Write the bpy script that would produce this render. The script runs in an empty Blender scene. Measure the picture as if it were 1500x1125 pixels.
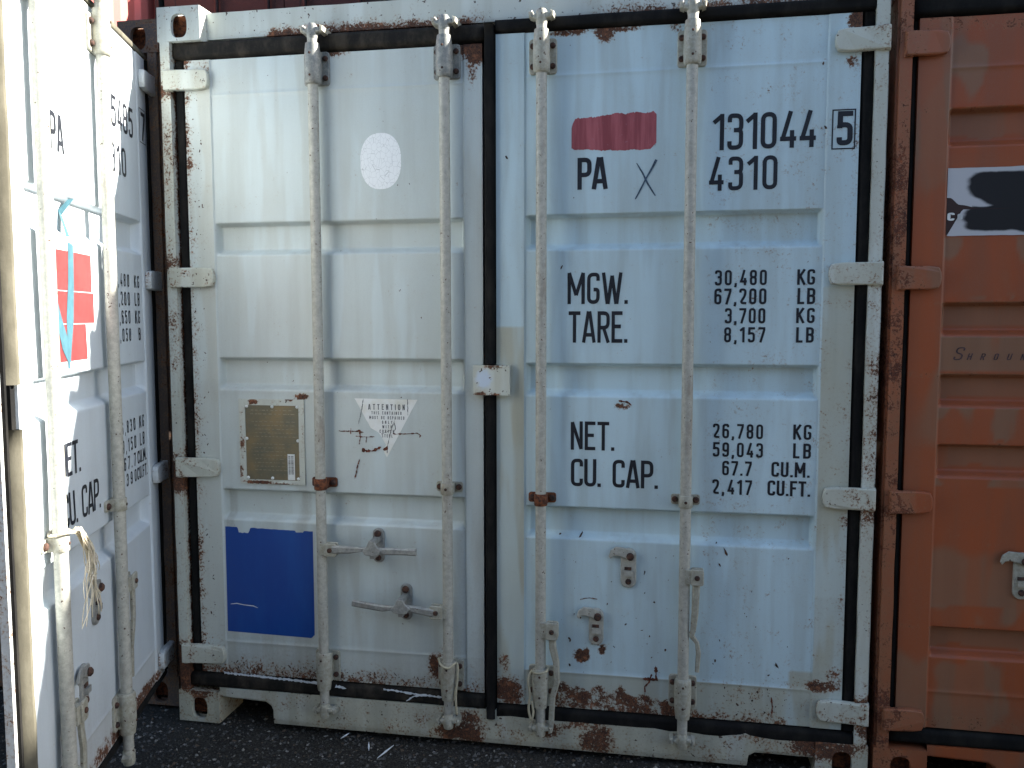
import bpy, math, random
import numpy as np
from mathutils import noise, Vector
random.seed(7)
R = math.radians
sc = bpy.context.scene
COL = sc.collection

# ------------------------------------------------------------------ camera
cam = bpy.data.cameras.new('camera'); co = bpy.data.objects.new('camera', cam); COL.objects.link(co)
co.location = (1.7702, -2.7997, 1.5070)
co.rotation_mode = 'XYZ'
co.rotation_euler = (R(90 - 4.54), R(0.06), R(10.16))
cam.sensor_width = 36; cam.lens = 1239.6 / 1500 * 36; cam.clip_start = .05; cam.clip_end = 500
sc.camera = co
# ------------------------------------------------------------------ light
SUN = Vector((3.4, 1.0, 2.0)).normalized()
elev = math.asin(SUN.z); azim = math.atan2(SUN.x, SUN.y)
w = bpy.data.worlds.new('World'); sc.world = w; w.use_nodes = True
nt = w.node_tree
sky = nt.nodes.new('ShaderNodeTexSky'); sky.sky_type = 'NISHITA'; sky.sun_disc = False
sky.sun_elevation = elev; sky.sun_rotation = azim; sky.air_density = 1.0; sky.dust_density = 1.0; sky.ozone_density = 1.0
bg = nt.nodes['Background']; bg.inputs[1].default_value = .075
nt.links.new(sky.outputs[0], bg.inputs[0])
sl = bpy.data.lights.new('sun', 'SUN'); sl.energy = 5.0; sl.angle = R(.55); sl.color = (1, .95, .86)
so = bpy.data.objects.new('sun', sl); COL.objects.link(so)
so.rotation_euler = (-SUN).to_track_quat('-Z', 'Y').to_euler()
vs = sc.view_settings
vs.view_transform = 'Standard'; vs.look = 'None'; vs.exposure = 2.15; vs.gamma = 1; vs.use_curve_mapping = False

# ------------------------------------------------------------------ mesh helpers
def smooth(a, b, x):
    if a == b: return 1.0 if x >= a else 0.0
    t = min(1, max(0, (x - a) / (b - a))); return t * t * (3 - 2 * t)
def nz(x, y, z=0): return noise.noise(Vector((x, y, z)))
def dist_pl(p, a, b):
    ax, az = a; bx, bz = b; dx, dz = bx - ax, bz - az
    t = max(0, min(1, ((p[0] - ax) * dx + (p[1] - az) * dz) / (dx * dx + dz * dz)))
    return math.hypot(p[0] - ax - t * dx, p[1] - az - t * dz)

class MB:
    def __init__(s): s.v = []; s.f = []; s.m = []; s.sm = []
    def add(s, vs_, fs, m=0, sm=False):
        o = len(s.v); s.v += vs_
        for f in fs: s.f.append([i + o for i in f]); s.m.append(m); s.sm.append(sm)
    def box(s, x0, x1, y0, y1, z0, z1, step=9, m=0):
        def cuts(a, b): n = max(1, int(math.ceil((b - a) / step))); return [a + (b - a) * i / n for i in range(n + 1)]
        X, Y, Z = cuts(x0, x1), cuts(y0, y1), cuts(z0, z1)
        def sheet(A, B, fn, flip):
            vs_ = [fn(a, b) for a in A for b in B]; nb = len(B); fs = []
            for i in range(len(A) - 1):
                for j in range(nb - 1):
                    q = [i * nb + j, (i + 1) * nb + j, (i + 1) * nb + j + 1, i * nb + j + 1]
                    fs.append(q[::-1] if flip else q)
            s.add(vs_, fs, m)
        sheet(X, Z, lambda a, b: (a, y0, b), False); sheet(X, Z, lambda a, b: (a, y1, b), True)
        sheet(X, Y, lambda a, b: (a, b, z1), False); sheet(X, Y, lambda a, b: (a, b, z0), True)
        sheet(Y, Z, lambda a, b: (x1, a, b), False); sheet(Y, Z, lambda a, b: (x0, a, b), True)
    def lathe(s, x, y, prof, n=20, m=0, axis='z', caps=True):
        vs_ = []; fs = []
        for (t, r) in prof:
            for k in range(n):
                a = 2 * math.pi * k / n; c, d = r * math.cos(a), r * math.sin(a)
                if axis == 'z': vs_.append((x + c, y + d, t))
                elif axis == 'y': vs_.append((x + c, t, y + d))
                else: vs_.append((t, x + c, y + d))
        for i in range(len(prof) - 1):
            for k in range(n):
                q = [i * n + k, i * n + (k + 1) % n, (i + 1) * n + (k + 1) % n, (i + 1) * n + k]
                fs.append(q if axis != 'y' else q[::-1])
        s.add(vs_, fs, m, True)
        if caps:
            c0 = [vs_[k] for k in range(n)]; c1 = [vs_[(len(prof) - 1) * n + k] for k in range(n)]
            e = axis == 'y'
            s.add(c0, [list(range(n)) if e else list(range(n))[::-1]], m); s.add(c1, [list(range(n))[::-1] if e else list(range(n))], m)
    def bolt(s, x, z, y, r=.009, h=.008, m=1):     # head facing -y
        s.lathe(x, z, [(y, r), (y - h * .6, r), (y - h, r * .6)], 10, m, 'y')
    def prism(s, poly, y0, y1, ch=0.0, m=0, yf=None):   # outline in x,z ; front y0 (small), back y1
        n = len(poly)
        area = sum(poly[i][0] * poly[(i + 1) % n][1] - poly[(i + 1) % n][0] * poly[i][1] for i in range(n))
        if area < 0: poly = poly[::-1]
        rings = []
        def inset(d):
            out = []
            for i in range(n):
                p, q, r_ = Vector(poly[i - 1]), Vector(poly[i]), Vector(poly[(i + 1) % n])
                a = (q - p).normalized(); b = (r_ - q).normalized()
                na, nb = Vector((-a.y, a.x)), Vector((-b.y, b.x)); mm = na + nb
                if mm.length < 1e-6: mm = na
                mm.normalize(); k = max(.4, mm.dot(na))
                out.append((q.x + mm.x * d / k, q.y + mm.y * d / k))
            return out
        rings.append((poly, y1)); rings.append((poly, y0 + ch))
        if ch > 0:
            rings.append((inset(ch * .35), y0 + ch * .3)); rings.append((inset(ch), y0))
        vs_ = []
        for rg, y in rings:
            for (x, z) in rg: vs_.append((x, y + (yf(x, z) if yf else 0), z))
        fs = []
        for k in range(len(rings) - 1):
            for i in range(n):
                fs.append([k * n + i, k * n + (i + 1) % n, (k + 1) * n + (i + 1) % n, (k + 1) * n + i][::-1])
        fs.append([(len(rings) - 1) * n + i for i in range(n)])
        fs.append([i for i in range(n)][::-1])
        s.add(vs_, fs, m)
    def tube(s, pts, r, n=8, m=0, flat=1.0):
        P = [Vector(p) for p in pts]; vs_ = []; fs = []; u = None
        for i, p in enumerate(P):
            t = (P[min(i + 1, len(P) - 1)] - P[max(i - 1, 0)]).normalized()
            if u is None:
                u = t.cross(Vector((0, 0, 1)))
                if u.length < .1: u = t.cross(Vector((0, 1, 0)))
            u = (u - t * u.dot(t)).normalized(); vv = t.cross(u)
            rr = r[i] if isinstance(r, (list, tuple)) else r
            for k in range(n):
                a = 2 * math.pi * k / n; q = p + u * math.cos(a) * rr + vv * math.sin(a) * rr * flat; vs_.append(tuple(q))
        for i in range(len(P) - 1):
            for k in range(n): fs.append([i * n + k, i * n + (k + 1) % n, (i + 1) * n + (k + 1) % n, (i + 1) * n + k])
        fs.append(list(range(n))[::-1]); fs.append([(len(P) - 1) * n + k for k in range(n)])
        s.add(vs_, fs, m, True)
    def build(s, name, mats, parent=None, off=(0, 0, 0), wear=None, kind=None, loc=None, jig=0):
        me = bpy.data.meshes.new(name)
        vs_ = [(v[0] - off[0], v[1] - off[1], v[2] - off[2]) for v in s.v]
        if jig:
            vs_ = [(v[0] + jig * nz(v[0] * 9, v[2] * 9, v[1] * 9), v[1] + jig * nz(v[2] * 7 + 5, v[0] * 7, v[1] * 9), v[2] + jig * nz(v[0] * 8, v[2] * 8 + 9, v[1] * 9)) for v in vs_]
        me.from_pydata(vs_, [], s.f)
        if not isinstance(mats, (list, tuple)): mats = [mats]
        for m in mats: me.materials.append(m)
        me.polygons.foreach_set('material_index', s.m); me.polygons.foreach_set('use_smooth', s.sm)
        wear = wear or (lambda x, y, z: (0, .5, 0, 0))
        if wear:
            a = me.color_attributes.new('wear', 'FLOAT_COLOR', 'POINT')
            buf = []
            for v in s.v:
                q = wear(v[0], v[1], v[2]); buf += [q[0], q[1], q[2], q[3] if len(q) > 3 else 0.0]
            a.data.foreach_set('color', buf)
        me.validate(); me.update()
        o = bpy.data.objects.new(name, me); COL.objects.link(o)
        if parent: o.parent = parent
        if loc: o.location = loc
        if kind: o['kind'] = kind
        return o

def capsule(x0, x1, z0, z1, r, n=5):
    pts = []
    for cx, cz, a0 in ((x1 - r, z0 + r, -90), (x1 - r, z1 - r, 0), (x0 + r, z1 - r, 90), (x0 + r, z0 + r, 180)):
        for k in range(n + 1):
            a = R(a0 + 90 * k / n); pts.append((cx + r * math.cos(a), cz + r * math.sin(a)))
    return pts
def thing(name, label, cat, loc=(0, 0, 0), group=None):
    o = bpy.data.objects.new(name, None); COL.objects.link(o); o.location = loc; o.empty_display_size = .1
    o['label'] = label; o['category'] = cat
    if group: o['group'] = group
    return o
def tag(o, label, cat, group=None):
    o['label'] = label; o['category'] = cat
    if group: o['group'] = group
    return o

# ------------------------------------------------------------------ materials
class G:
    def __init__(s, name):
        s.mat = bpy.data.materials.new(name); s.mat.use_nodes = True; s.t = s.mat.node_tree
        s.b = s.t.nodes['Principled BSDF']; s.tc = s.t.nodes.new('ShaderNodeTexCoord').outputs['Object']
    def lk(s, a, b): s.t.links.new(a, b)
    def setin(s, sock, v):
        if isinstance(v, bpy.types.NodeSocket): s.lk(v, sock)
        else: sock.default_value = v
    def noise(s, scale, detail=4, rough=.6, sx=1, sy=1, sz=1, off=0, dist=0):
        mp = s.t.nodes.new('ShaderNodeMapping'); mp.inputs['Scale'].default_value = (sx, sy, sz); mp.inputs['Location'].default_value = (off, off * .7, off * 1.3)
        s.lk(s.tc, mp.inputs[0]); n = s.t.nodes.new('ShaderNodeTexNoise')
        n.inputs['Scale'].default_value = scale; n.inputs['Detail'].default_value = detail; n.inputs['Roughness'].default_value = rough; n.inputs['Distortion'].default_value = dist
        s.lk(mp.outputs[0], n.inputs['Vector']); return n.outputs['Fac']
    def math(s, op, a, b=None, c=None, clamp=False):
        n = s.t.nodes.new('ShaderNodeMath'); n.operation = op; n.use_clamp = clamp
        s.setin(n.inputs[0], a)
        if b is not None: s.setin(n.inputs[1], b)
        if c is not None: s.setin(n.inputs[2], c)
        return n.outputs[0]
    def ramp(s, v, a, b, lo=0.0, hi=1.0):
        n = s.t.nodes.new('ShaderNodeMapRange'); n.interpolation_type = 'SMOOTHSTEP'
        s.setin(n.inputs[0], v); n.inputs[1].default_value = a; n.inputs[2].default_value = b; n.inputs[3].default_value = lo; n.inputs[4].default_value = hi
        return n.outputs[0]
    def mix(s, f, a, b, mode='MIX'):
        n = s.t.nodes.new('ShaderNodeMix'); n.data_type = 'RGBA'; n.blend_type = mode
        s.setin(n.inputs[0], f)
        for sock, v in ((n.inputs[6], a), (n.inputs[7], b)):
            if isinstance(v, tuple): sock.default_value = (*v, 1)
            else: s.lk(v, sock)
        return n.outputs[2]
    def attr(s):
        a = s.t.nodes.new('ShaderNodeAttribute'); a.attribute_name = 'wear'
        sp = s.t.nodes.new('ShaderNodeSeparateColor'); s.lk(a.outputs['Color'], sp.inputs[0])
        return sp.outputs[0], sp.outputs[1], sp.outputs[2], a.outputs['Alpha']
    def bump(s, h, dist=.002, strength=.5):
        n = s.t.nodes.new('ShaderNodeBump'); n.inputs['Distance'].default_value = dist; n.inputs['Strength'].default_value = strength
        s.lk(h, n.inputs['Height']); s.lk(n.outputs[0], s.b.inputs['Normal'])
    def out(s, col, rough=.5, metal=0.0, spec=.5):
        if isinstance(col, tuple): s.b.inputs['Base Color'].default_value = (*col, 1)
        else: s.lk(col, s.b.inputs['Base Color'])
        s.setin(s.b.inputs['Roughness'], rough); s.b.inputs['Metallic'].default_value = metal
        s.b.inputs['Specular IOR Level'].default_value = spec
        return s.mat

def paint(name, ca, cb, drips=.10, rough=.42, chip=.0, grime=(.16, .12, .08), rustdark=(.035, .017, .012), rustlight=(.17, .066, .030), spray=(.55, .63, .72), speck=0.0, halo=.75):
    g = G(name); r, alt, dirt, sp = g.attr()
    big = g.noise(3.2, 3, .5); med = g.noise(22, 4, .6, off=3); fine = g.noise(120, 5, .7, off=7); vf = g.noise(420, 3, .6, off=1)
    streak = g.noise(9, 4, .6, sx=1.6, sy=1.6, sz=.13, off=2)
    altw = g.math('ADD', alt, g.math('MULTIPLY', g.math('SUBTRACT', med, .5), .18), clamp=True)
    c = g.mix(altw, ca, cb)
    c = g.mix(g.ramp(streak, .42, .66, 0, drips), c, tuple(k * .62 for k in cb))
    c = g.mix(g.ramp(big, .35, .7, 0, .16), c, tuple(min(1, k * 1.16) for k in ca))
    c = g.mix(g.ramp(vf, .3, .75, 0, .10), c, (.2, .2, .19))
    run = g.noise(7, 3, .5, sx=1.3, sy=1.3, sz=.16, off=21)
    c = g.mix(g.ramp(run, .52, .60, 0, drips * 1.3), c, tuple(min(1, k * 1.22) for k in ca))
    c = g.mix(sp, c, spray)
    # grime
    dm = g.math('MULTIPLY', dirt, g.ramp(g.math('ADD', g.math('MULTIPLY', streak, .5), g.math('MULTIPLY', fine, .5)), .32, .6, .35, 1), clamp=True)
    c = g.mix(dm, c, grime)
    # rust: dense spots where the weathering value is high, a stain around them
    rr = g.math('ADD', g.math('MULTIPLY', g.math('SUBTRACT', fine, .5), 1.5), g.math('MULTIPLY', g.math('SUBTRACT', med, .5), .9))
    v = g.math('ADD', r, rr)
    stain = g.ramp(v, .26, .62); core = g.ramp(v, .47, .56)
    stain = g.math('MULTIPLY', stain, halo)
    c = g.mix(stain, c, (.29, .17, .085))
    med2 = g.noise(38, 4, .7, off=17)
    rc = g.mix(g.ramp(g.math('ADD', g.math('MULTIPLY', fine, .5), g.math('MULTIPLY', vf, .5)), .42, .62), rustdark, rustlight)
    rc = g.mix(g.ramp(med2, .52, .68, 0, .75), rc, tuple(min(1, k * 1.9) for k in rustlight)); rc = g.mix(g.ramp(med2, .30, .42, .8, 0), rc, tuple(k * .55 for k in rustdark))
    c = g.mix(core, c, rc)
    if speck:
        s2 = g.noise(70, 2, .5, off=11); c = g.mix(g.ramp(s2, .70 - speck * .1, .74 - speck * .1), c, (.06, .035, .025))
    ro = g.math('ADD', g.math('MULTIPLY', core, .4), g.math('ADD', rough, g.math('MULTIPLY', g.math('SUBTRACT', med, .5), .25)), clamp=True)
    h = g.math('SUBTRACT', g.math('ADD', g.math('MULTIPLY', med, .35), g.math('MULTIPLY', fine, .18)), g.math('MULTIPLY', core, .5))
    g.bump(h, .0022, .45)
    return g.out(c, ro)

M = {}
M['white'] = paint('container_white_paint', (.525, .675, .73), (.47, .47, .375), drips=.24)
M['whiteleft'] = paint('left_leaf_white_paint', (.555, .655, .68), (.54, .545, .475), drips=.2)
M['white2'] = paint('neighbour_white_paint', (.62, .69, .74), (.60, .62, .60), drips=.08)
M['frame'] = paint('frame_white_paint', (.56, .61, .59), (.545, .54, .43), drips=.28, speck=.2)
M['orange'] = paint('orange_paint', (.33, .058, .007), (.25, .115, .06), drips=.25, rough=.5, rustdark=(.03, .012, .01), rustlight=(.20, .06, .025), halo=.4)
M['dark'] = paint('dark_green_paint', (.010, .012, .013), (.012, .012, .012), rough=.75)
M['redc'] = paint('red_paint', (.62, .16, .14), (.62, .18, .15), rough=.5)
M['oxide'] = paint('oxide_steel', (.07, .045, .04), (.11, .075, .065), rough=.75, drips=.4)
def hardware(name, a, b, rough=.6, metal=.15, sc_=60):
    g = G(name); n = g.noise(sc_, 5, .65); n2 = g.noise(260, 3, .6, off=4); s_ = g.noise(14, 4, .6, sz=.25, off=9)
    c = g.mix(g.ramp(n, .36, .66), a, b)
    c = g.mix(g.ramp(n2, .3, .72, 0, .4), c, tuple(k * .6 for k in a))
    c = g.mix(g.ramp(s_, .58, .72, 0, .35), c, (.17, .105, .06))
    sp = g.noise(95, 2, .5, off=2); c = g.mix(g.ramp(sp, .69, .73), c, (.07, .032, .018))
    g.bump(g.math('ADD', n, n2), .0008, .35)
    return g.out(c, rough, metal)
M['rod'] = hardware('weathered_rod_paint', (.50, .49, .43), (.37, .365, .32))
M['bracket'] = hardware('grey_bracket_steel', (.22, .23, .22), (.36, .36, .32), .55, .3)
M['bracket2'] = hardware('cream_bracket_paint', (.44, .43, .36), (.31, .295, .23), .6, .1)
M['galv'] = hardware('dull_galvanised', (.27, .275, .26), (.40, .40, .37), .5, .25)
M['darkm'] = hardware('dark_painted_hardware', (.012, .012, .012), (.02, .02, .02), .7)
def rusty(name, a, b):
    g = G(name); n = g.noise(70, 6, .7); c = g.mix(g.ramp(n, .38, .62), a, b); g.bump(n, .002, .8); return g.out(c, .9)
M['bolt'] = rusty('dark_rusty_bolt', (.028, .018, .015), (.10, .045, .028))
M['rust'] = rusty('thick_rust', (.05, .018, .01), (.22, .07, .025))
M['rustscratch'] = rusty('rust_scratch', (.07, .022, .012), (.20, .06, .03))
M['chip'] = rusty('dark_chip', (.03, .02, .018), (.10, .05, .03))
def rubber(name, a, b, dust=.35):
    g = G(name); n = g.noise(16, 5, .65, sz=.5); n2 = g.noise(150, 4, .6, off=5)
    c = g.mix(g.ramp(n, .4, .7, 0, dust), a, b); c = g.mix(g.ramp(n2, .55, .8, 0, .35), c, b); g.bump(n2, .001, .5); return g.out(c, .85, 0, .2)
M['rubber'] = rubber('black_rubber_gasket', (.006, .006, .006), (.028, .025, .021), .5)
M['rubber2'] = rubber('dusty_rubber_gasket', (.013, .012, .011), (.060, .050, .038), .8)
M['rubbertan'] = rubber('tan_weathered_gasket', (.10, .092, .068), (.16, .148, .112), .8)
def flat(name, c, rough=.5, var=.12, scale=40):
    g = G(name); n = g.noise(scale, 4, .6); col = g.mix(g.ramp(n, .3, .7), tuple(k * (1 - var) for k in c), tuple(min(1, k * (1 + var)) for k in c)); return g.out(col, rough)
M['ink'] = flat('black_lettering', (.008, .010, .017), .55, .3)
M['inkfaint'] = flat('faded_lettering', (.50, .52, .52), .5)
M['inkdull'] = flat('worn_sticker_print', (.11, .115, .12), .5, .5, 300)
M['pen'] = flat('blue_black_pen', (.05, .085, .13), .5, .5, 120)
M['stickwhite'] = flat('sticker_white', (.74, .76, .74), .4, .08)
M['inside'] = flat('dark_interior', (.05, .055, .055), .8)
M['floorply'] = flat('container_floor_ply', (.12, .10, .08), .8, .3, 12)
M['film'] = flat('white_film', (.62, .66, .70), .3)
M['stickred'] = flat('red_sticker', (.19, .036, .036), .4)
M['stickblue'] = flat('pale_blue_paint', (.055, .135, .17), .4)
def mk_blue():
    g = G('blue_vinyl'); n = g.noise(8, 4, .6, sz=.3); f = g.noise(130, 4, .6); c = g.mix(g.ramp(n, .4, .75, 0, .5), (.003, .050, .27), (.008, .095, .38))
    c = g.mix(g.ramp(f, .66, .8, 0, .4), c, (.08, .2, .45)); g.bump(n, .001, .3); return g.out(c, .38)
M['blue'] = mk_blue()
def mk_red():
    g = G('red_overpaint'); n = g.noise(26, 4, .6, sx=1.5, sz=.12); f = g.noise(90, 4, .6)
    c = g.mix(g.ramp(n, .35, .65), (.26, .05, .06), (.43, .11, .125)); c = g.mix(g.ramp(f, .62, .8, 0, .5), c, (.40, .26, .32)); return g.out(c, .5)
M['redover'] = mk_red()
def mk_plate():
    g = G('engraved_brass_plate'); l = g.noise(30, 5, .7, sx=1, sz=9); b = g.noise(12, 4, .6); f = g.noise(200, 3, .6, sx=.6)
    c = g.mix(g.ramp(b, .35, .7), (.145, .13, .085), (.235, .17, .085)); c = g.mix(g.ramp(l, .5, .68, 0, .55), c, (.10, .115, .095)); c = g.mix(g.ramp(f, .62, .75, 0, .35), c, (.36, .33, .26))
    g.bump(f, .0006, .5); return g.out(c, .45, .35)
M['plate'] = mk_plate()
def mk_oval():
    g = G('cracked_white_sticker'); v = g.t.nodes.new('ShaderNodeTexVoronoi'); v.feature = 'DISTANCE_TO_EDGE'; v.inputs['Scale'].default_value = 62
    mp = g.t.nodes.new('ShaderNodeMapping'); g.lk(g.tc, mp.inputs[0]); mp.inputs['Scale'].default_value = (1.2, 1, .8)
    g.lk(mp.outputs[0], v.inputs['Vector']); c = g.mix(g.ramp(v.outputs['Distance'], .0, .022), (.42, .44, .44), (.84, .86, .86)); return g.out(c, .5)
M['oval'] = mk_oval()
def mk_tri():
    g = G('warning_sticker_white'); n = g.noise(18, 4, .6); c = g.mix(g.ramp(n, .4, .75, 0, .6), (.80, .81, .78), (.62, .59, .46)); return g.out(c, .45)
M['tri'] = mk_tri()
def mk_label():
    g = G('torn_label_vinyl'); r, a, b, sp = g.attr(); n = g.noise(60, 4, .6); v = g.math('ADD', r, g.math('MULTIPLY', g.math('SUBTRACT', n, .5), .3))
    c = g.mix(g.ramp(v, .12, .8), (.52, .52, .54), (.010, .011, .015)); return g.out(c, .35)
M['label'] = mk_label()
def mk_timber():
    g = G('old_timber'); n = g.noise(14, 6, .7, sx=.15, sy=1, sz=3); c = g.mix(g.ramp(n, .35, .7), (.16, .10, .06), (.34, .24, .15)); g.bump(n, .003, .7); return g.out(c, .85)
M['timber'] = mk_timber()
def mk_ground():
    g = G('worn_asphalt'); n = g.noise(140, 6, .75); m = g.noise(28, 5, .7, off=3); b = g.noise(2.5, 4, .6, off=6)
    c = g.mix(g.ramp(n, .38, .68), (.018, .016, .0135), (.072, .066, .056)); c = g.mix(g.ramp(m, .55, .75, 0, .5), c, (.05, .042, .032)); c = g.mix(g.ramp(b, .45, .7, 0, .5), c, (.055, .052, .045))
    g.bump(g.math('ADD', n, m), .012, .9); return g.out(c, .92, 0, .2)
M['ground'] = mk_ground()
def stone(name, c):
    g = G(name); n = g.noise(260, 3, .6); col = g.mix(g.ramp(n, .3, .7), tuple(k * .7 for k in c), tuple(k * 1.25 for k in c)); return g.out(col, .85)
M['peb'] = [stone('dark_stone', (.035, .034, .032)), stone('grey_stone', (.085, .083, .078)), stone('pale_stone', (.22, .21, .19)), stone('brown_stone', (.08, .058, .04))]

# ------------------------------------------------------------------ stroke lettering
def fillet(pts, r, closed):
    n = len(pts); out = []
    for i in range(n):
        p = Vector(pts[i])
        if not closed and i in (0, n - 1): out.append(tuple(p)); continue
        a = Vector(pts[i - 1]); b = Vector(pts[(i + 1) % n])
        da, db = a - p, b - p; la, lb = da.length, db.length
        if r <= 0 or la < 1e-6 or lb < 1e-6: out.append(tuple(p)); continue
        kk = abs(da.normalized().dot(db.normalized()))
        if kk > .98: out.append(tuple(p)); continue
        d = min(r, la * .5, lb * .5); s0 = p + da.normalized() * d; s1 = p + db.normalized() * d
        for k in range(6):
            t = k / 5; q = s0 * (1 - t) ** 2 + p * 2 * t * (1 - t) + s1 * t * t; out.append(tuple(q))
    res = []
    for q in out:
        if not res or math.dist(res[-1], q) > 1e-4: res.append(q)
    if closed and math.dist(res[0], res[-1]) < 1e-4: res.pop()
    return res
def glyph(c, t):
    W = {'1': .30, 'I': t, 'M': .62, 'W': .72, '.': t, ',': t, 'A': .50, 'X': .48, 'Y': .48, ' ': .34, 'L': .38, 'T': .44, 'F': .40, 'E': .40, 'V': .48}.get(c, .45)
    L, R_, B, T = t / 2, W - t / 2, t / 2, 1 - t / 2; r = (R_ - L) * .62; g = []
    def P(pts, rr=0, cl=False): g.append((fillet(pts, rr, cl), cl))
    if c in '0O': P([(L, B), (R_, B), (R_, T), (L, T)], r, True)
    elif c == '1': P([(W - t / 2, 0), (W - t / 2, 1)]); P([(0, .76), (W - t / 2, .95)])
    elif c == '2': P([(L, .74), (L, T), (R_, T), (R_, .58), (L, B + .02), (W, B)], r)
    elif c == '3': P([(L, .76), (L, T), (R_, T), (R_, .54), (W * .4, .54)], r); P([(W * .4, .54), (R_, .54), (R_, B), (L, B), (L, .24)], r)
    elif c == '4': P([(W * .64, 1), (t * .5, .20)]); P([(.0, .25), (W, .25)]); P([(W * .74, 0), (W * .74, .48)])
    elif c == '5': P([(W, T), (L + .02, T), (L + .01, .52)]); P([(L, .50), (L, .60), (R_, .60), (R_, B), (L, B), (L, .24)], r)
    elif c == '6': P([(L, B), (R_, B), (R_, .58), (L, .58)], r, True); P([(L, .35), (L, T), (R_, T), (R_, .76)], r)
    elif c == '7': P([(0, T), (R_, T), (R_, .82), (W * .32, 0)])
    elif c == '8': P([(L, B), (R_, B), (R_, .52), (L, .52)], r, True); P([(L, .52), (R_, .52), (R_, T), (L, T)], r, True)
    elif c == '9': P([(L, .42), (R_, .42), (R_, T), (L, T)], r, True); P([(R_, .65), (R_, B), (L, B), (L, .24)], r)
    elif c == 'A': P([(t * .45, 0), (W / 2 - t * .2, 1)]); P([(W - t * .45, 0), (W / 2 + t * .2, 1)]); P([(W * .2, .25), (W * .8, .25)])
    elif c == 'B': P([(L, 0), (L, 1)]); P([(L, T), (R_, T), (R_, .52), (L, .52)], r * .8); P([(L, .52), (R_, .52), (R_, B), (L, B)], r * .8)
    elif c == 'C': P([(R_, .72), (R_, T), (L, T), (L, B), (R_, B), (R_, .28)], r)
    elif c == 'D': P([(L, B), (R_, B), (R_, T), (L, T)], r * .9, False); P([(L, 0), (L, 1)])
    elif c == 'E': P([(W, T), (L, T), (L, B), (W, B)]); P([(L, .52), (W * .86, .52)])
    elif c == 'F': P([(W, T), (L, T), (L, 0)]); P([(L, .52), (W * .86, .52)])
    elif c == 'G': P([(R_, .74), (R_, T), (L, T), (L, B), (R_, B), (R_, .46), (W * .52, .46)], r * .9)
    elif c == 'H': P([(L, 0), (L, 1)]); P([(R_, 0), (R_, 1)]); P([(L, .5), (R_, .5)])
    elif c == 'I': P([(L, 0), (L, 1)])
    elif c == 'K': P([(L, 0), (L, 1)]); P([(W - .03, 1), (L, .42)]); P([(W * .38, .58), (W - .02, 0)])
    elif c == 'L': P([(L, 1), (L, B), (W, B)])
    elif c == 'M': P([(L, 0), (L, 1)]); P([(R_, 0), (R_, 1)]); P([(L, 1), (W / 2, .28)]); P([(R_, 1), (W / 2, .28)])
    elif c == 'N': P([(L, 0), (L, .97)]); P([(R_, .03), (R_, 1)]); P([(L, .97), (R_, .03)])
    elif c == 'P': P([(L, 0), (L, 1)]); P([(L, T), (R_, T), (R_, .46), (L, .46)], r)
    elif c == 'R': P([(L, 0), (L, 1)]); P([(L, T), (R_, T), (R_, .48), (L, .48)], r); P([(W * .5, .48), (W - t * .4, 0)])
    elif c == 'S': P([(R_, .74), (R_, T), (L, T), (L, .56), (R_, .46), (R_, B), (L, B), (L, .26)], r * .9)
    elif c == 'T': P([(0, T), (W, T)]); P([(W / 2, T), (W / 2, 0)])
    elif c == 'U': P([(L, 1), (L, B), (R_, B), (R_, 1)], r)
    elif c == 'V': P([(t * .5, 1), (W / 2, 0)]); P([(W - t * .5, 1), (W / 2, 0)])
    elif c == 'W': [P(q) for q in ([(t * .45, 1), (W * .27, 0)], [(W * .5, .9), (W * .30, 0)], [(W * .5, .9), (W * .70, 0)], [(W - t * .45, 1), (W * .73, 0)])]
    elif c == 'X': P([(t * .5, 0), (W - t * .5, 1)]); P([(t * .5, 1), (W - t * .5, 0)])
    elif c == 'Y': P([(t * .4, 1), (W / 2, .45)]); P([(W - t * .4, 1), (W / 2, .45)]); P([(W / 2, .5), (W / 2, 0)])
    elif c == '.': P([(L, 0), (L, t)])
    elif c == ',': P([(L, t), (L, 0), (L - .04, -.12)])
    return W, g
def ribbon(mb, pts, half, closed, yf, tx=lambda p: p, m=0):
    n = len(pts); L_, Rr = [], []
    for i in range(n):
        p = Vector(pts[i]); a = Vector(pts[i - 1]) if (i > 0 or closed) else None; b = Vector(pts[(i + 1) % n]) if (i < n - 1 or closed) else None
        da = (p - a).normalized() if a is not None else None; db = (b - p).normalized() if b is not None else None
        if da is None: da = db
        if db is None: db = da
        na, nb = Vector((-da.y, da.x)), Vector((-db.y, db.x)); mm = na + nb
        if mm.length < 1e-5: mm = na
        mm.normalize(); k = max(.45, mm.dot(na)); h = half[i] if isinstance(half, list) else half
        L_.append(p + mm * h / k); Rr.append(p - mm * h / k)
    vs_ = []
    for q in L_ + Rr: x, z = tx(q); vs_.append((x, yf(x, z), z))
    fs = []
    for i in range(n if closed else n - 1):
        j = (i + 1) % n; fs.append([i, n + i, n + j, j])
    mb.add(vs_, fs, m)
LAY = [0]
def lettering(name, text, x0, x1, z0, z1, parent, off, yf, mat, t=.135, wk=1.0, slant=0, drop=()):
    H = z1 - z0; gl = [glyph(c, t) for c in text]; tot = sum(g[0] for g in gl) * H * wk
    sp = (x1 - x0 - tot) / max(1, len(text) - 1); mb = MB(); x = x0; lv = 0
    for ci, (W, g) in enumerate(gl):
        for pts, cl in g:
            lv = (lv + 1) % 4
            # a stroke that crosses another lies a hair above it
            ribbon(mb, pts, t / 2, cl, lambda X, Z, lv=lv: yf(X, Z) - .0009 - lv * .00012, lambda q, x=x: (x + q[0] * H * wk + slant * q[1] * H, z0 + q[1] * H))
        x += W * H * wk + sp
    return mb.build(name, mat, parent, off)

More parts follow.
